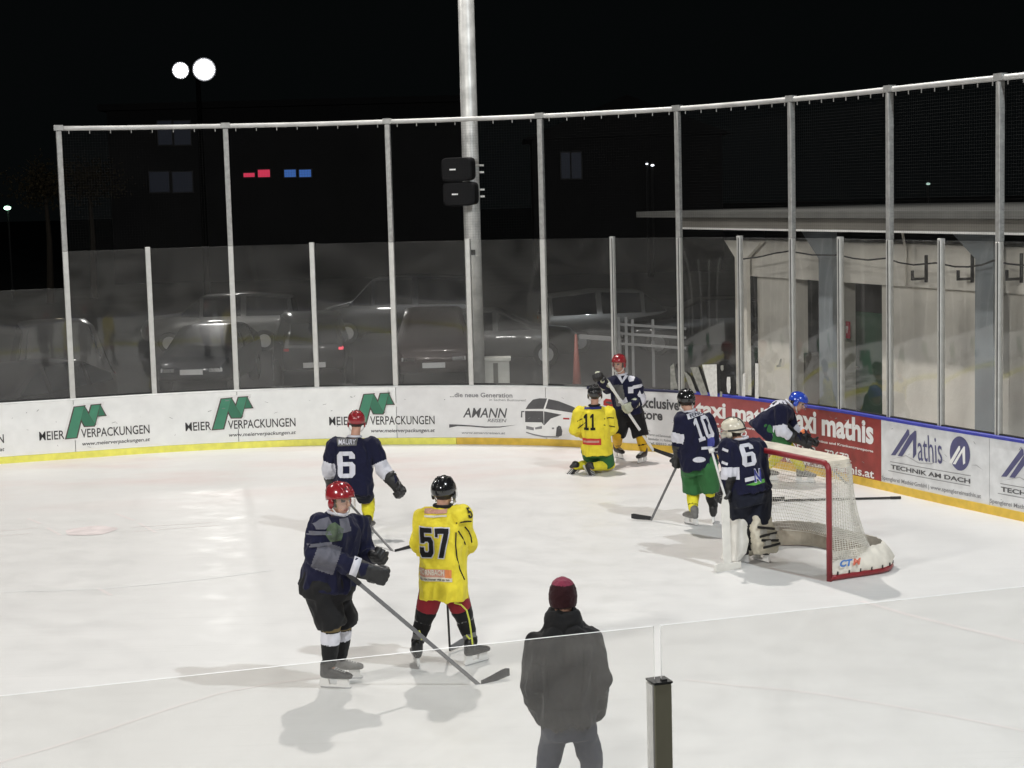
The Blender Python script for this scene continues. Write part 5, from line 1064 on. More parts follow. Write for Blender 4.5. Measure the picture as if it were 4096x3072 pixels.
for pts in ([(985, 1130), (996, 1128), (1008, 1126), (1018, 1126)], [(1004, 1138), (1012, 1147), (1017, 1160), (1019, 1172)], [(985, 1150), (984, 1178), (987, 1205), (993, 1230), (1003, 1252), (1011, 1260)], [(990, 1147), (998, 1160), (1005, 1176)]):
    W_ = []
    for x, y in pts:
        o = at(x, y, Y - 0.6); d_ = unit(o - CAM); h_ = P.bvh2.ray_cast(o, d_, 1.2)
        if h_[0]: W_.append(h_[0] + h_[1] * 0.002)
    if len(W_) > 1: mb = MB(); mb.tube(W_, 0.0065, 5); P.t.part('piping', mb, BLK, P.j)
P.pants(MAROON, w=0.90, cut=0.60, folds=0.004, seat=0.8)
LIME = cloth('lime_stripe', (0.62, 0.66, 0.10))
for q in 'LR':
    mb = MB(); K, A_, Hh = P.J['kn' + q], P.J['an' + q], P.J['hip' + q]; mb.caps(Hh.lerp(K, 0.72), K, 0.098, 0.086); P.t.part('leg_sleeve', remeshed(mb, 0.0125, 3, 0.008, 8, 4), BLK)
    P.sock(q, BLK, [BLK, cloth('grey_band', (0.16, 0.16, 0.16))], [(0.02, 0.14, 1), (0.62, 0.80, 1)], 0.98); P.skate(q, SKB, SKH); P.glove(q, (0, 0.1, 1), GLB, palm=(0.2 if q == 'L' else -0.2, 1, 0))
for pts in ([(981, 1302), (996, 1306), (1008, 1318), (1014, 1340), (1018, 1368), (1021, 1392)], [(905, 1362), (909, 1372), (911, 1382)], [(1007, 1372), (1014, 1380), (1019, 1378)]):
    mb = MB(); mb.tube([at(x, y, Y - 0.105) for x, y in pts], 0.008, 5); P.t.part('stripe', mb, LIME)
P.helmet(HBLK, True, True)
hv = at(966, 1222, Y + 0.40); stick('black stick held upright in front of the number 57 player', at(960, 1180, Y + 0.42), V(at(972, 1405, Y + 0.42).x, Y + 0.42, 0.02), V(at(972, 1405, Y + 0.42).x + 0.16, Y + 0.58, 0.02), SHB, SHG)
# -- left foreground skater in navy, red helmet
Y = 14.95
J = joints(Y, head=(735, 1080, 0.0), neck=(728, 1116, 0.02), shL=(772, 1136, 0.18), shR=(690, 1136, -0.10), elL=(786, 1196, 0.22), elR=(678, 1196, -0.18), haL=(806, 1202, 0.10), haR=(806, 1238, -0.16), hipL=(722, 1262, 0.10), hipR=(690, 1262, -0.06), knL=(740, 1340, 0.16), knR=(715, 1345, -0.06), anL=(735, 1425, 0.22), anR=(712, 1440, -0.05), toL=(790, 1430, 0.22), toR=(770, 1455, -0.05))
for q in 'LR': set_foot(J, q)
J['toL'] = J['anL'] + V(0.25, 0.0, -0.05); J['toR'] = J['anR'] + V(0.23, -0.06, -0.05)
P = Person('skater with red helmet, navy jersey and black pants gliding in the left foreground', (at(715, 1480, Y).x, Y, 0), J, (0.72, -0.66, -0.12), (0.1, -0.06, 1), NAV, 5, 1.06)
P.body(); P.jersey(NAVY, {'R': [('l', 0.02, 0.40, 1)], 'L': [('l', 0.05, 0.40, 1)]}, hem=0.03, w=1.04, d=1.08, folds=0.028, sl=1.04, wrist=0.8, mats=[NAVY, DIMW, BLK, GREYP]); P.bvh_world(); P.collar(WHI)
fr_ = unit(V(0.45, -0.9, 0.05))
for c, w_, h_, q in (((699, 1132), 0.17, 0.10, [(0.1, 0.1), (0.6, 0), (1, 0.45), (0.9, 1), (0.4, 0.9), (0, 0.6)]), ((682, 1152), 0.26, 0.05, [(0, 0.4), (0.6, 0.2), (1, 0), (1, 0.6), (0.4, 1), (0, 0.9)]), ((686, 1176), 0.22, 0.03, sq), ((757, 1133), 0.10, 0.08, sq), ((754, 1113), 0.11, 0.055, [(0, 0.3), (0.5, 0), (1, 0.3), (0.8, 1), (0.2, 0.9)]), ((755, 1148), 0.14, 0.04, sq)):
    P.print_on('', at(*c, Y - 0.2), w_, h_, DIMW, fr_, up, quad=q, name='patch')
P.print_on('', at(727, 1150, Y - 0.2), 0.17, 0.16, mat('mottled_green_crest', (0.06, 0.09, 0.05), 0.7, var=0.6, vs=14), fr_, up, quad=[(0.2, 0), (0.8, 0), (1, 0.6), (0.6, 1), (0.2, 0.9), (0, 0.4)], name='crest')
P.pants(BLK, w=1.16, cut=1.0, seat=1.25, folds=0.02)
for q in 'LR':
    P.sock(q, BLK, [BLK, WHI, mat('tan_patch', (0.22, 0.16, 0.07), 0.8)], [(0.20, 0.48, 1), (0.05, 0.18, 2)], 1.1); P.skate(q, SKG if q == 'L' else SKB, SKH)
gd = at(1040, 1478, Y) - at(790, 1236, Y - 0.12)
P.glove('L', gd, GLB, WHI, 1.25); P.glove('R', gd, GLB, WHI, 1.3)
P.helmet(HRED, True)
stick('long grey stick reaching from the left foreground skater to its dark blade', at(752, 1240, Y - 0.22), at(1040, 1484, Y - 0.05) * 1.0 + V(0, 0, 0.0), V(at(1104, 1476, Y + 0.05).x, Y + 0.08, 0.015), SHG, TAPE, wid=0.034, bl=0.078)
# -- number 6, back view beyond him
Y = 21.9
J = joints(Y, head=(770, 912, 0.05), neck=(766, 948, 0.0), shL=(722, 962, 0.0), shR=(806, 962, 0.0), elL=(712, 1010, 0.05), elR=(828, 1012, -0.05), haL=(716, 1048, 0.25), haR=(858, 1052, -0.15), hipL=(742, 1056, -0.05), hipR=(784, 1056, -0.05), knL=(735, 1095, 0.12), knR=(795, 1090, 0.1), anL=(728, 1140, 0), anR=(797, 1143, 0), toL=(720, 1150, 0.25), toR=(800, 1150, 0.25))
for q in 'LR': set_foot(J, q)
J['toL'] = J['anL'] + V(-0.06, 0.24, -0.05); J['toR'] = J['anR'] + V(0.05, 0.24, -0.05)
P = Person('player in navy number 6 jersey and red helmet, seen from behind beyond the foreground skater', (at(766, 1155, Y).x, Y, 0), J, (-0.1, 0.98, -0.1), (0.04, 0.1, 1), NAV, 7, 1.05)
P.body(); P.jersey(NAVY, {'R': [('u', 0.72, 1.2, 1), ('l', -0.15, 0.5, 1)], 'L': [('u', 0.7, 1.2, 1), ('l', -0.2, 0.5, 1)]}, hem=0.06, w=1.08, d=1.1, folds=0.026, sl=1.1, wrist=0.75); P.bvh_world(); P.collar(WHI)
bk = V(-0.02, -1, 0.12); P.print_on('6', at(747, 1004, Y - 0.2), 0.23, 0.33, WHI, bk, up, 0.07); P.print_on('', at(748, 955, Y - 0.2), 0.27, 0.105, GREYP, bk, up, quad=[(0.05, 0), (0.95, 0.05), (1, 1), (0, 0.95)], name='patch'); P.print_on('MAURY', at(748, 955, Y - 0.2), 0.22, 0.06, WHI, bk, up, 0.02, name='lettering', lift=0.012)
P.pants(NAVYP, w=1.0, cut=0.5)
for q in 'LR': P.sock(q, SOCKYB, r=1.05); P.skate(q)
P.glove('R', (0.75, -0.45, -0.45), GLB, GLB, 1.3); P.glove('L', (0.9, 0.1, -0.3), GLB, GLB, 1.25)
P.helmet(HRED, False)
stick('stick angled down right from the number 6 player to a black blade', at(750, 1082, Y + 0.12), at(853, 1196, 20.75), at(899, 1190, 20.95), SHG, TAPE)
# -- kneeling number 11 in yellow
Y = 26.35
J = joints(Y, head=(1285, 852, 0.03), neck=(1284, 880, 0.0), shL=(1252, 892, 0.0), shR=(1314, 892, 0.0), elL=(1243, 928, 0.02), elR=(1322, 926, 0.03), haL=(1262, 938, 0.26), haR=(1304, 938, 0.27), hipL=(1274, 972, 0), hipR=(1304, 972, 0), knL=(1282, 1010, 0.20), knR=(1312, 1010, 0.08), anL=(1240, 1013, -0.05), anR=(1276, 1010, -0.22), toL=(1230, 1020, -0.3), toR=(1300, 1022, -0.3))
J['knL'].z = J['knR'].z = 0.10; J['anL'].z = J['anR'].z = 0.13; J['anL'].y = Y - 0.10; J['anR'].y = Y - 0.24
J['toL'] = J['anL'] + V(-0.22, -0.10, -0.08); J['toR'] = J['anR'] + V(0.12, -0.14, -0.12)
P = Person('player in yellow number 11 jersey kneeling on the ice in front of the far boards', (at(1283, 1022, Y).x, Y, 0), J, (0.15, 0.97, 0.1), (0, 0, 1), YEL, 9, 1.04)
P.body(); P.jersey(YELL, hem=0.07, w=1.0, mats=[YELL, WHI, BLK], sl=1.05); P.bvh_world(); P.collar(BLK)
bk = V(-0.08, -1, 0.0); P.print_on('11', at(1273, 913, Y - 0.2), 0.185, 0.245, BLK, bk, up, 0.07); m_bp = mat('blue_patch', (0.02, 0.025, 0.16), 0.7); m_rp = mat('red_patch', (0.50, 0.03, 0.02), 0.7)
P.print_on('', at(1280, 879, Y - 0.2), 0.26, 0.10, m_bp, bk, up, quad=sq, name='patch'); P.print_on('ALPLA', at(1280, 877, Y - 0.2), 0.16, 0.035, WHI, bk, up, 0.03, name='lettering', lift=0.012)
P.print_on('', at(1277, 955, Y - 0.2), 0.30, 0.105, m_rp, bk, up, quad=[(0, 0.1), (1, 0), (1, 0.9), (0, 1)], name='patch'); P.print_on('', at(1277, 955, Y - 0.2), 0.24, 0.03, mat('salmon_patch', (0.52, 0.27, 0.20), 0.7), bk, up, quad=sq, name='patch', lift=0.010)
for pts in ([(1247, 910), (1256, 905), (1264, 903)], [(1248, 925), (1258, 918), (1266, 912)], [(1305, 905), (1316, 902), (1326, 903)], [(1304, 918), (1316, 920), (1328, 922)]):
    W_ = []
    for x, y in pts:
        o = at(x, y, Y - 0.6); d_ = unit(o - CAM); h_ = P.bvh2.ray_cast(o, d_, 1.3)
        if h_[0]: W_.append(h_[0] + h_[1] * 0.002)
    if len(W_) > 1: mb = MB(); mb.tube(W_, 0.008, 5); P.t.part('piping', mb, BLK, P.j)
P.pants(GRN, w=1.05, cut=0.92, seat=0.95)
for q in 'LR': P.sock(q, SOCKYB); P.skate(q, SKB, SKH, up=(-0.1 if q == 'L' else 0.1, -0.55, 0.75) if False else ((-0.45, -0.75, 0.5) if q == 'L' else (0.35, -0.8, 0.5))); P.glove(q, (1, 0, 0), GLB, palm=(0, 0.3, -1))
P.helmet(HBLK, False)
# -- standing player in red helmet facing left
Y = 27.35
J = joints(Y, head=(1337, 786, -0.05), neck=(1344, 813, 0.0), shL=(1374, 828, -0.04), shR=(1324, 824, 0.06), elL=(1385, 862, -0.02), elR=(1312, 838, -0.18), haL=(1360, 878, -0.26), haR=(1296, 818, -0.34), hipL=(1371, 894, 0.02), hipR=(1345, 894, 0), knL=(1385, 945, -0.08), knR=(1334, 944, 0.05), anL=(1390, 985, -0.1), anR=(1334, 978, 0.45), toL=(1375, 1000, -0.2), toR=(1320, 990, 0))
for q in 'LR': set_foot(J, q)
J['toL'] = J['anL'] + V(-0.13, -0.20, -0.05); J['toR'] = J['anR'] + V(0.10, -0.22, -0.05)
P = Person('red-helmeted player with yellow socks and white stick standing by the boards, facing the camera', (at(1363, 1000, Y).x, Y, 0), J, (-0.55, -0.82, -0.1), (-0.05, -0.05, 1), NAV, 12, 1.04)
P.body()
cf = P.J['neck'].lerp((P.J['hipL'] + P.J['hipR']) / 2, 0.4)
def pkr(c):
    d_ = c - cf; x = d_.dot(P.a)
    return 3 if d_.dot(P.bf) > 0.05 and -0.02 < x < 0.14 and -0.22 < d_.z < 0.12 else 0
P.jersey(NAVY, {'L': [('l', -0.1, 0.30, 1)]}, hem=0.0, w=1.0, folds=0.024, pick=pkr, mats=[NAVY, WHI, BLK, GREYP]); P.bvh_world(); P.collar(WHI)
fr_ = V(-0.15, -1, 0.05)
for c, w_, h_, q in (((1363, 817), 0.11, 0.12, [(0.2, 0), (0.8, 0.1), (1, 0.6), (0.6, 1), (0.1, 0.9), (0, 0.5)]), ((1374, 836), 0.24, 0.10, [(0, 0), (0.8, 0.4), (1, 1), (0.3, 0.7)]), ((1362, 843), 0.08, 0.10, sq), ((1380, 849), 0.06, 0.08, [(0, 0), (1, 0.2), (0.7, 1)]), ((1343, 820), 0.20, 0.14, [(0, 1), (0.35, 0.95), (0.5, 0.4), (0.7, 0.95), (1, 1), (0.5, 0)]), ((1345, 866), 0.16, 0.12, [(0, 0.2), (0.5, 0), (1, 0.3), (0.8, 1), (0.5, 0.5), (0.2, 0.9)])):
    P.print_on('', at(*c, Y - 0.2), w_, h_, WHI, fr_, up, quad=q, name='patch')
P.pants(BLK, w=1.12, cut=0.86)
OCS = cloth('ochre_sock', (0.66, 0.40, 0.02))
for q in 'LR': P.sock(q, OCS, [OCS, BLK], [(0.52, 0.60, 1)]); P.skate(q, SKB, SKH)
gd = at(1405, 966, Y - 0.3) - at(1320, 832, Y - 0.34)
P.glove('L', gd, GLW, GLW, 1.15, palm=(0, -0.2, -1)); g_ = P.glove('R', (1, 0, 0.1), GLB, GLW, 1.3, palm=(0, -1, -0.3)); hh = P.J['haR']; mb = MB(); mb.ell(hh + V(-0.03, -0.03, 0.09), V(0.05, 0, 0), V(0, 0.045, 0), V(0, 0, 0.03)); mb.ell(hh + V(0.035, -0.075, -0.03), V(0.035, 0, 0), V(0, 0.02, 0), V(0, 0, 0.035)); P.t.part('pale_panel', mb, GLW, g_, smooth=True)
P.helmet(HRED, True)
stick('white stick with black blade held by the player standing at the boards', at(1315, 828, Y - 0.34), at(1412, 974, Y - 0.1), at(1462, 997, 26.9), SHW, TAPE, wid=0.042)
# -- number 10 in navy and green
Y = 21.95
J = joints(Y, head=(1482, 866, 0.08), neck=(1489, 893, 0.0), shL=(1471, 906, -0.06), shR=(1526, 908, 0.08), elL=(1466, 942, -0.05), elR=(1545, 952, -0.02), haL=(1467, 990, 0.02), haR=(1553, 975, 0.25), hipL=(1494, 1006, 0.05), hipR=(1527, 1006, -0.05), knL=(1497, 1064, 0.12), knR=(1536, 1062, 0.0), anL=(1497, 1108, 0.0), anR=(1541, 1108, 0.1), toL=(1490, 1120, 0.2), toR=(1545, 1115, 0.3))
for q in 'LR': set_foot(J, q)
J['toL'] = J['anL'] + V(-0.12, 0.21, -0.05); J['toR'] = J['anR'] + V(0.04, 0.24, -0.05)
P = Person('player in navy number 10 jersey with green pants and black helmet, left of the goalkeeper', (at(1510, 1135, Y).x, Y, 0), J, (-0.35, 0.9, -0.1), (-0.05, 0.06, 1), NAV, 15, 1.05)
P.body(); P.jersey(NAVY, {'L': [('u', 0.78, 1.2, 1), ('l', -0.15, 0.22, 1)], 'R': [('l', 0.0, 0.3, 1)]}, hem=0.02, w=1.06, d=1.05, folds=0.023, wrist=0.7); P.bvh_world(); P.collar(WHI)
bk = V(0.22, -1, 0.12); ub = V(-0.28, 0, 1); P.print_on('10', at(1524, 925, Y - 0.2), 0.24, 0.30, WHI, bk, ub, 0.055); P.print_on('', at(1511, 894, Y - 0.2), 0.28, 0.075, WHI, bk, ub, quad=[(0, 0.1), (1, 0), (0.95, 0.9), (0.03, 1)], name='patch'); P.print_on('FEND', at(1511, 894, Y - 0.2), 0.20, 0.045, NAVY, bk, ub, 0.02, name='lettering', lift=0.012)
oval = [(0.5 + 0.5 * math.cos(t * math.pi / 8), 0.5 + 0.5 * math.sin(t * math.pi / 8)) for t in range(16)]
P.print_on('', at(1510, 993, Y - 0.2), 0.17, 0.07, WHI, bk, up, quad=oval, name='badge'); P.print_on('', at(1532, 968, Y - 0.2), 0.16, 0.035, WHI, bk, up, quad=sq, name='patch'); P.print_on('', at(1541, 955, Y - 0.2), 0.09, 0.12, mat('royal_blue_patch', (0.05, 0.06, 0.28), 0.7), bk, up, quad=sq, name='patch')
P.pants(GRN, w=1.12, cut=0.88)
SOCKD = cloth('dark_sock', (0.015, 0.015, 0.015))
P.sock('L', SOCKYB, [SOCKYB, BLK], [(0.72, 0.76, 1)]); P.sock('R', SOCKD, [SOCKD, SOCKYB], [(-0.5, 0.12, 1)]); P.skate('L', SKG); P.skate('R', SKB)
gd = at(1405, 1105, Y - 0.1) - J['haL']; P.glove('L', gd, GLB, GLB, 1.25); P.glove('R', (0, 1, 0.1), GLB, WHI, 1.1); P.helmet(HBLK, False, False)
a = P.J['haL'] + (P.J['haL'] - at(1405, 1106, Y - 0.35)) * 0.45
stick('stick of the number 10 player with its black blade flat on the ice', a, V(at(1406, 1106, 22.3).x, 22.3, 0.012), V(at(1366, 1104, 22.35).x, 22.42, 0.012), SHG, TAPE)
# -- goalkeeper
Y = 19.6
J = joints(Y, head=(1583, 931, 0.02), neck=(1601, 953, 0.0), shL=(1574, 968, -0.12), shR=(1634, 967, 0.12), elL=(1574, 1020, -0.16), elR=(1646, 1020, 0.12), haL=(1567, 1060, -0.10), haR=(1640, 1044, 0.28), hipL=(1600, 1068, -0.05), hipR=(1637, 1068, 0.05), knL=(1600, 1128, 0.10), knR=(1636, 1134, 0.02), anL=(1602, 1195, 0.02), anR=(1650, 1190, 0.0), toL=(1570, 1210, 0.0), toR=(1620, 1205, 0.1))
for q in 'LR': set_foot(J, q, 0.2)
J['toL'] = J['anL'] + V(-0.20, 0.12, -0.05); J['toR'] = J['anR'] + V(-0.12, 0.20, -0.05)
P = Person('goalkeeper in navy jersey and cream mask with white leg pads in front of the goal', (at(1605, 1220, Y).x, Y, 0), J, (-0.80, 0.55, -0.1), (-0.08, 0.0, 1), NAV, 18, 1.06)
P.body(); P.jersey(NAVY, {'L': [('u', 0.80, 1.3, 1), ('l', -0.15, 0.25, 1)]}, hem=-0.06, w=1.15, d=1.15, folds=0.023, sl=1.2, wrist=0.7); P.bvh_world(); P.collar(WHI)
bk = V(0.35, -1, 0.22); ub = V(-0.10, 0, 1); P.print_on('6', at(1623, 981, Y - 0.25), 0.18, 0.26, WHI, bk, ub, 0.05)
P.print_on('', at(1629, 1033, Y - 0.25), 0.17, 0.045, WHI, bk, V(-0.15, 0, 1), quad=sq, name='patch'); P.print_on('N', at(1645, 1026, Y - 0.25), 0.10, 0.13, mat('royal_blue_patch', (0.05, 0.06, 0.28), 0.7), bk, up, 0.03, WHI, name='lettering')
P.print_on('', at(1639, 1041, Y - 0.25), 0.26, 0.07, mat('bright_green_panel', (0.09, 0.30, 0.06), 0.8), bk, up, quad=[(0, 0.2), (0.4, 0.5), (1, 1), (1, 0.4), (0.4, 0)], name='patch')
for y in (972, 1000): P.print_on('', at(1567, y, Y - 0.2), 0.08, 0.03, WHI, V(-0.35, -1, 0.1), V(0.3, 0, 1), quad=sq, name='patch')
P.pants(NAVYP, w=1.28, cut=0.86, seat=1.25)
def leg_pad(q, m, out, wd, back):
    K, A_ = P.J['kn' + q], P.J['an' + q]; o = unit(Vector(out)); sd = unit(o.cross(V(0, 0, 1))); mb = MB(); T0 = A_ - V(0, 0, 0.15) + o * 0.10
    pts = [(K + V(0, 0, 0.17) + o * 0.06, wd * 0.82, 0.05), (K + V(0, 0, 0.08) + o * 0.09, wd, 0.075), (K.lerp(A_, 0.3) + o * 0.10, wd, 0.085), (K.lerp(A_, 0.8) + o * 0.10, wd, 0.085), (A_ - V(0, 0, 0.06) + o * 0.13, wd * 0.95, 0.075), (A_ - V(0, 0, 0.14) + o * 0.20, wd * 0.78, 0.05)]
    mb.loft([(c, sd * w_, o * d_) for c, w_, d_ in pts], 24, pw=5); pd = P.t.part('leg_pad', remeshed(mb, 0.011, 2, 0.003, 6, 3), m)
    mb = MB()
    for t in (0.0, 0.28, 0.55, 0.85): c = K.lerp(A_, t); mb.tube([c - o * 0.09 + sd * 0.0] + [c + sd * (0.105 * math.cos(x)) - o * (0.095 * math.sin(x)) for x in [R_(z_) for z_ in range(20, 161, 20)]][0:0] + [c - o * 0.085 + sd * 0.07, c + sd * wd * 0.96, c + o * 0.05 + sd * wd * 0.98], 0.012, 6); mb.tube([c - o * 0.09, c - o * 0.085 - sd * 0.07, c - sd * wd * 0.96, c + o * 0.05 - sd * wd * 0.98], 0.012, 6)
    P.t.part('strap', mb, GLB, pd)
    mb = MB(); mb.caps(K, A_, 0.075, 0.06); mb.ell(K + sd * wd * 0.8 - o * 0.02, sd * 0.03, o * 0.09, V(0, 0, 0.11)); mb.ell(K.lerp(A_, 0.6) - sd * wd * 0.85 - o * 0.01, sd * 0.03, o * 0.08, V(0, 0, 0.16)); P.t.part('calf_wing', remeshed(mb, 0.011, 2), back, pd)
leg_pad('L', PADW, (-0.74, -0.68, 0), 0.150, BLK); leg_pad('R', PADC, (-0.55, 0.65, 0), 0.15, PADC)
for q in 'LR': P.skate(q, SKB, SKH)
mb = MB(); K, A_ = P.J['knR'], P.J['anR']
for t, w_ in ((0.1, .05), (0.4, .05), (0.75, .045)): c = K.lerp(A_, t) + V(0.02, -0.085, 0); mb.obox(c, V(0.07, 0.02, 0.02), V(0, 0.012, 0), V(0, 0, w_))
P.t.part('knee_cushion', bevelled(mb, 0.012, 2), mat('grey_buckle_pad', (0.40, 0.39, 0.36), 0.6, var=0.2))
cw = V(0.50, -0.86, 0); cs = V(0.86, 0.50, 0); mb = MB(); mb.loft([(K + V(0, 0, 0.13) + cw * 0.05, cs * 0.12, cw * 0.07), (K.lerp(A_, 0.2) + cw * 0.06, cs * 0.155, cw * 0.085), (K.lerp(A_, 0.6) + cw * 0.07, cs * 0.165, cw * 0.085), (K.lerp(A_, 0.95) + cw * 0.06, cs * 0.165, cw * 0.08), (A_ + V(0, 0, -0.09) + cw * 0.03, cs * 0.15, cw * 0.06)], 22, pw=3.5)
wr = P.t.part('calf_wrap', remeshed(mb, 0.011, 2, 0.012, 9, 6), PADC)
for t, tl in ((0.05, 0.05), (0.38, -0.02), (0.66, 0.03), (0.92, -0.02)): c = K.lerp(A_, t) + cw * 0.155; mb = MB(); mb.bar(c - cs * 0.125 + V(0, 0, tl * 0.5), c + cs * 0.125 - V(0, 0, tl * 0.5), 0.014, 0.028); P.t.part('strap', bevelled(mb, 0.005, 1), GLB, wr)
for t, o_ in ((0.22, -0.05), (0.52, 0.05), (0.78, -0.04)): c = K.lerp(A_, t) + cw * 0.152 + cs * o_; mb = MB(); mb.obox(c, cs * 0.045, cw * 0.014, V(0, 0, 0.032)); P.t.part('buckle_pad', bevelled(mb, 0.01, 2), mat('grey_buckle_pad', (0.40, 0.39, 0.36), 0.6, var=0.2), wr)
gd = at(1578, 1205, Y - 0.1) - at(1537, 972, Y + 0.05); P.glove('L', gd, GLB, GLB, 1.4); P.glove('R', (0, 0.2, 1), GLB, GLB, 1.5)
h = P.helmet(HWHI, False, True, GLB); H = P.J['head']; mb = MB(); mb.ell(H - P.hu * 0.045 + P.hf * 0.05, P.hr * 0.088, P.hf * 0.10, P.hu * 0.075, 18, 12); P.t.part('mask_chin', mb, HWHI, h, smooth=True)
mb = MB(); mb.tube([H + P.hr * 0.114 * math.cos(t) - P.hf * 0.155 * math.sin(t) * 1.0 + P.hu * 0.02 for t in [R_(x) for x in range(0, 181, 15)]], 0.011, 6); mb.tube([H + P.hu * (0.03 + 0.128 * math.sin(t)) + P.hf * (-0.008 + 0.148 * math.cos(t)) for t in [R_(x) for x in range(40, 181, 15)]], 0.010, 6); P.t.part('mask_strap', mb, GLB, h)
gs = Thing('goalie_stick', at(1578, 1215, Y - 0.3), 'white goalkeeper stick with wide paddle standing on the ice', 'hockey stick', 'hockey sticks')
A0, A1, A2 = at(1537, 972, Y - 0.12), at(1566, 1072, Y - 0.20), at(1571, 1204, Y - 0.36); A2.z = 0.035
mb = MB(); mb.bar(A0, A1, 0.024, 0.045); gs.part('shaft', bevelled(mb, 0.006, 1), SHW); d_ = unit(A1 - A0); mb = MB(); mb.tube([A0 - d_ * 0.02, A0 + d_ * 0.03], 0.034, 10); gs.part('knob', mb, SHW, smooth=True)
pr = unit((A2 - A1).cross(V(0.3, -1, 0))); mb = MB(); mb.loft([(A1 - unit(A2 - A1) * 0.02, pr * 0.024, V(0, 0.012, 0)), (A1.lerp(A2, 0.12), pr * 0.05, V(0, 0.013, 0)), (A1.lerp(A2, 0.9), pr * 0.052, V(0, 0.013, 0)), (A2, pr * 0.05, V(0, 0.013, 0))], 16, pw=6); gs.part('paddle', mb, PADW)
e = at(1548, 1226, Y - 0.46); e.z = 0.035; mb = MB(); mb.loft([(A2 + V(0.16, 0.06, 0.012), V(0, 0.013, 0), V(0, 0, 0.035)), (A2 + V(0.03, 0, 0.005), V(0, 0.014, 0), V(0, 0, 0.045)), (A2.lerp(e, 0.5) + V(0, 0, 0.012), V(0, 0.013, 0), V(0, 0, 0.05)), (e + V(0, 0, 0.012), V(0, 0.011, 0), V(0, 0, 0.045)), (e + V(-0.03, -0.01, 0.016), V(0, 0.009, 0), V(0, 0, 0.03))], 14, pw=6); gs.part('blade', mb, PADW)
# -- blue helmet behind the goal
Y = 24.95
J = joints(Y, head=(1723, 870, -0.02), neck=(1703, 876, 0.0), shL=(1694, 880, 0.16), shR=(1686, 885, -0.16), elL=(1716, 925, 0.14), elR=(1688, 932, -0.22), haL=(1750, 952, 0.02), haR=(1733, 952, -0.16), hipL=(1655, 922, 0.12), hipR=(1657, 924, -0.10), knL=(1692, 972, 0.16), knR=(1706, 970, -0.08), anL=(1664, 1018, 0.2), anR=(1733, 1006, 0.0), toL=(1700, 1025, 0.2), toR=(1765, 1025, 0))
for q in 'LR': set_foot(J, q)
J['anL'].x = J['hipL'].x + 0.0; J['toL'] = J['anL'] + V(0.24, 0.05, -0.05); J['toR'] = J['anR'] + V(0.24, -0.08, -0.05)
P = Person('player in navy jersey and blue helmet bending forward behind the goal', (at(1700, 1042, Y).x, Y, 0), J, (0.80, -0.30, -0.45), (0.45, 0.05, 0.85), NAV, 21, 1.04)
P.body(); P.jersey(NAVY, {'R': [('u', 0.72, 1.2, 1), ('l', -0.15, 0.42, 1)], 'L': [('l', 0.0, 0.4, 1)]}, hem=0.13, w=1.0, d=1.14, folds=0.023, wrist=0.75); P.bvh_world(); P.collar(WHI)
bk = unit(V(-0.25, -0.55, 0.85)); ub = V(1, 0, 0.3); P.print_on('9', at(1664, 868, Y - 0.05), 0.17, 0.26, WHI, V(-0.3, -0.6, 0.7), V(0.8, 0, 0.35), 0.07); P.print_on('I E', at(1684, 864, Y - 0.05), 0.20, 0.13, WHI, V(-0.2, -0.6, 0.7), V(0.9, 0, 0.3), 0.06, name='lettering')
P.pants(GRN, w=0.98, cut=0.78, seat=0.95)
for q in 'LR': P.sock(q, SOCKYB); P.skate(q, SKG, SKH)
P.glove('R', (0.8, 0.1, -0.6), GLB, GLB, 1.35); P.glove('L', (0.8, 0.1, -0.6), GLB, GLO, 1.2)
P.helmet(HBLU, True)
stick('stick of the bending player in the blue helmet, its blade showing right of the net', at(1700, 915, Y - 0.1), at(1836, 1052, Y - 0.25), at(1853, 1055, Y - 0.15), SHB, TAPE)
a, b = at_z(1691, 1081, 0.02), at_z(1945, 1075, 0.02)
t = stick('loose black stick lying flat on the ice behind the goal', b, a + V(0.02, 0, 0), a + V(-0.24, -0.14, 0.0), SHB, TAPE)
# -- dark figure close to the glass
Y = 11.3
J = joints(Y, head=(1216, 1292, 0.02), neck=(1217, 1342, 0.0), shL=(1167, 1392, 0.0), shR=(1272, 1387, 0.0), elL=(1152, 1480, -0.05), elR=(1299, 1466, -0.05), haL=(1172, 1545, 0.12), haR=(1283, 1540, 0.12), hipL=(1200, 1576, 0), hipR=(1258, 1576, 0), knL=(1184, 1700, 0.03), knR=(1280, 1700, 0.03), anL=(1185, 1830, 0), anR=(1285, 1830, 0), toL=(1170, 1840, 0.2), toR=(1300, 1840, 0.2))
for q in 'LR': J['an' + q].z = 0.10; J['kn' + q].z = 0.46
J['toL'] = J['anL'] + V(-0.05, 0.22, -0.06); J['toR'] = J['anR'] + V(0.05, 0.22, -0.06)
P = Person('person in black jacket and dark red knit cap standing just beyond the near glass', (at(1218, 1850, Y).x, Y, 0), J, (0.05, 1, 0), (0, 0, 1), None, 25, 1.05)
P.body(); P.jersey(JACK, hem=-0.075, w=0.94, d=1.05, folds=0.024, mats=[JACK, WHI, BLK], name='jacket', sl=0.98, flare=0.88, wrist=1.0)
mb = MB(); n = P.J['neck']; mb.loft([(n - V(0, 0, 0.075), V(0.155, 0, 0), V(0, 0.12, 0)), (n - V(0, 0, 0.01), V(0.125, 0, 0), V(0, 0.105, 0)), (n + V(0, 0.0, 0.055), V(0.118, 0, 0), V(0, 0.10, 0)), (n + V(0, 0, 0.085), V(0.10, 0, 0), V(0, 0.085, 0))]); P.t.part('hood', remeshed(mb, 0.011, 3, 0.012, 9, 2), JACK)
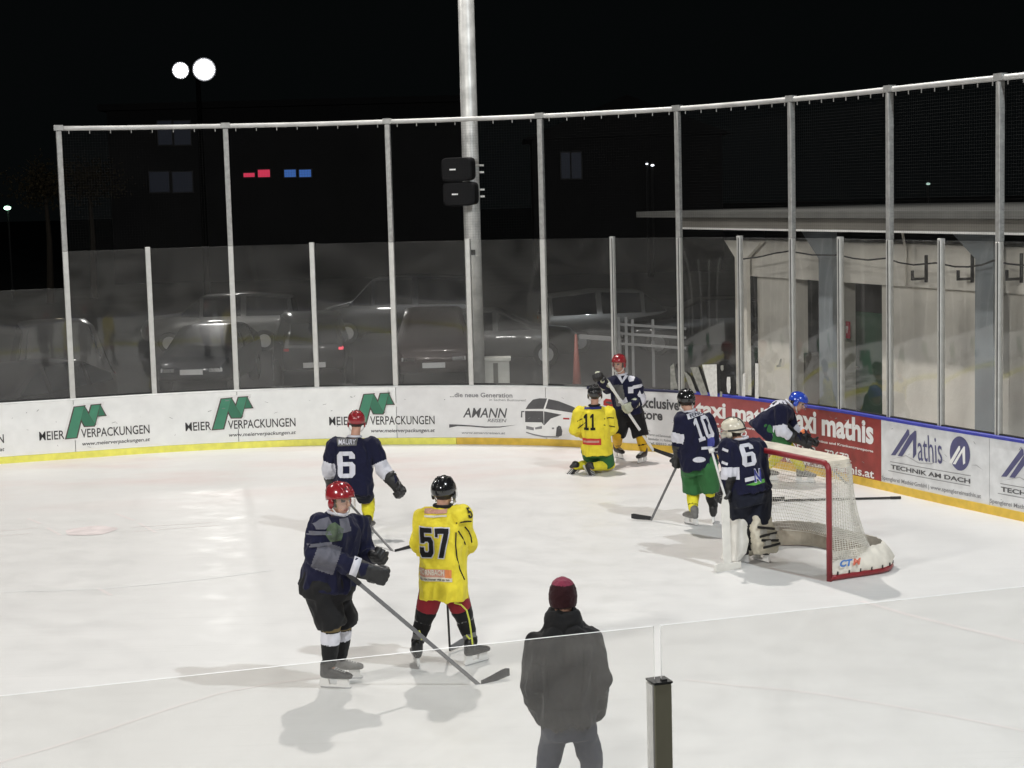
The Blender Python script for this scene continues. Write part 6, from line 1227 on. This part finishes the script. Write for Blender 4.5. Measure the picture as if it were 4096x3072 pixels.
mb = MB(); hp = (J['hipL'] + J['hipR']) / 2; mb.loft([(hp + V(0, 0, 0.10), V(0.19, 0, 0), V(0, 0.135, 0)), (hp - V(0, 0, 0.02), V(0.185, 0, 0), V(0, 0.145, 0)), (hp - V(0, 0, 0.05), V(0.175, 0, 0), V(0, 0.135, 0))])
for q in 'LR': mb.caps(J['hip' + q], J['kn' + q], 0.098, 0.078); mb.caps(J['kn' + q], J['an' + q], 0.078, 0.062)
P.t.part('jeans', remeshed(mb, 0.0125, 3, 0.010, 7, 5), JEANS)
for q in 'LR':
    mb = MB(); A_, T = J['an' + q], J['to' + q]; f_ = flat(T - A_); r_ = f_.cross(V(0, 0, 1)); o = V(A_.x, A_.y, 0); mb.loft([(o - f_ * 0.08 + V(0, 0, 0.045), r_ * 0.035, V(0, 0, 0.045)), (o + V(0, 0, 0.055), r_ * 0.045, V(0, 0, 0.055)), (o + f_ * 0.13 + V(0, 0, 0.035), r_ * 0.048, V(0, 0, 0.035)), (o + f_ * 0.2 + V(0, 0, 0.025), r_ * 0.03, V(0, 0, 0.022))], 16); P.t.part('shoe', remeshed(mb, 0.01, 2), SKB)
nk, hp_ = J['neck'], (J['hipL'] + J['hipR']) / 2; P.bvh_world()
for pts in ([(1150, 1432), (1180, 1440), (1217, 1442), (1256, 1439), (1292, 1428)], [(1172, 1530), (1200, 1534), (1230, 1534), (1268, 1529)], [(1178, 1400), (1181, 1440), (1184, 1490), (1186, 1530)], [(1262, 1396), (1260, 1440), (1257, 1490), (1255, 1530)], [(1218, 1352), (1218, 1400), (1218, 1440)]):
    W_ = []
    for (xa, ya), (xb, yb) in zip(pts[:-1], pts[1:]):
        for t_ in (0, 0.33, 0.66):
            o = at(xa + (xb - xa) * t_, ya + (yb - ya) * t_, Y - 0.6); d_ = unit(o - CAM); h_ = P.bvh2.ray_cast(o, d_, 1.3)
            if h_[0]: W_.append(h_[0] + h_[1] * 0.001)
    if len(W_) > 2: mb = MB(); mb.tube(W_, 0.0035, 5); P.t.part('seam', mb, mat('jacket_seam', (0.004, 0.004, 0.004), 0.9, spec=0.1), P.j)
H, k = J['head'], 1.05; mb = MB(); mb.ell(H + V(0, -0.004, 0.035), V(0.093, 0, 0), V(0, 0.112, 0), V(0, 0, 0.110)); mb.loft([(H + V(0, -0.008, -0.050), V(0.087, 0, 0), V(0, 0.098, 0)), (H + V(0, -0.006, -0.0), V(0.095, 0, 0), V(0, 0.110, 0)), (H + V(0, -0.004, 0.03), V(0.095, 0, 0), V(0, 0.112, 0))])
P.t.part('knit_cap', remeshed(mb, 0.009, 3, 0.003, 30, 1, pick=lambda c: 1 if (c - (H - P.t.loc * 0)).z > 0.100 else 0), [CAPR, CAPLIT])  # light on the cap's top put into the pink colour
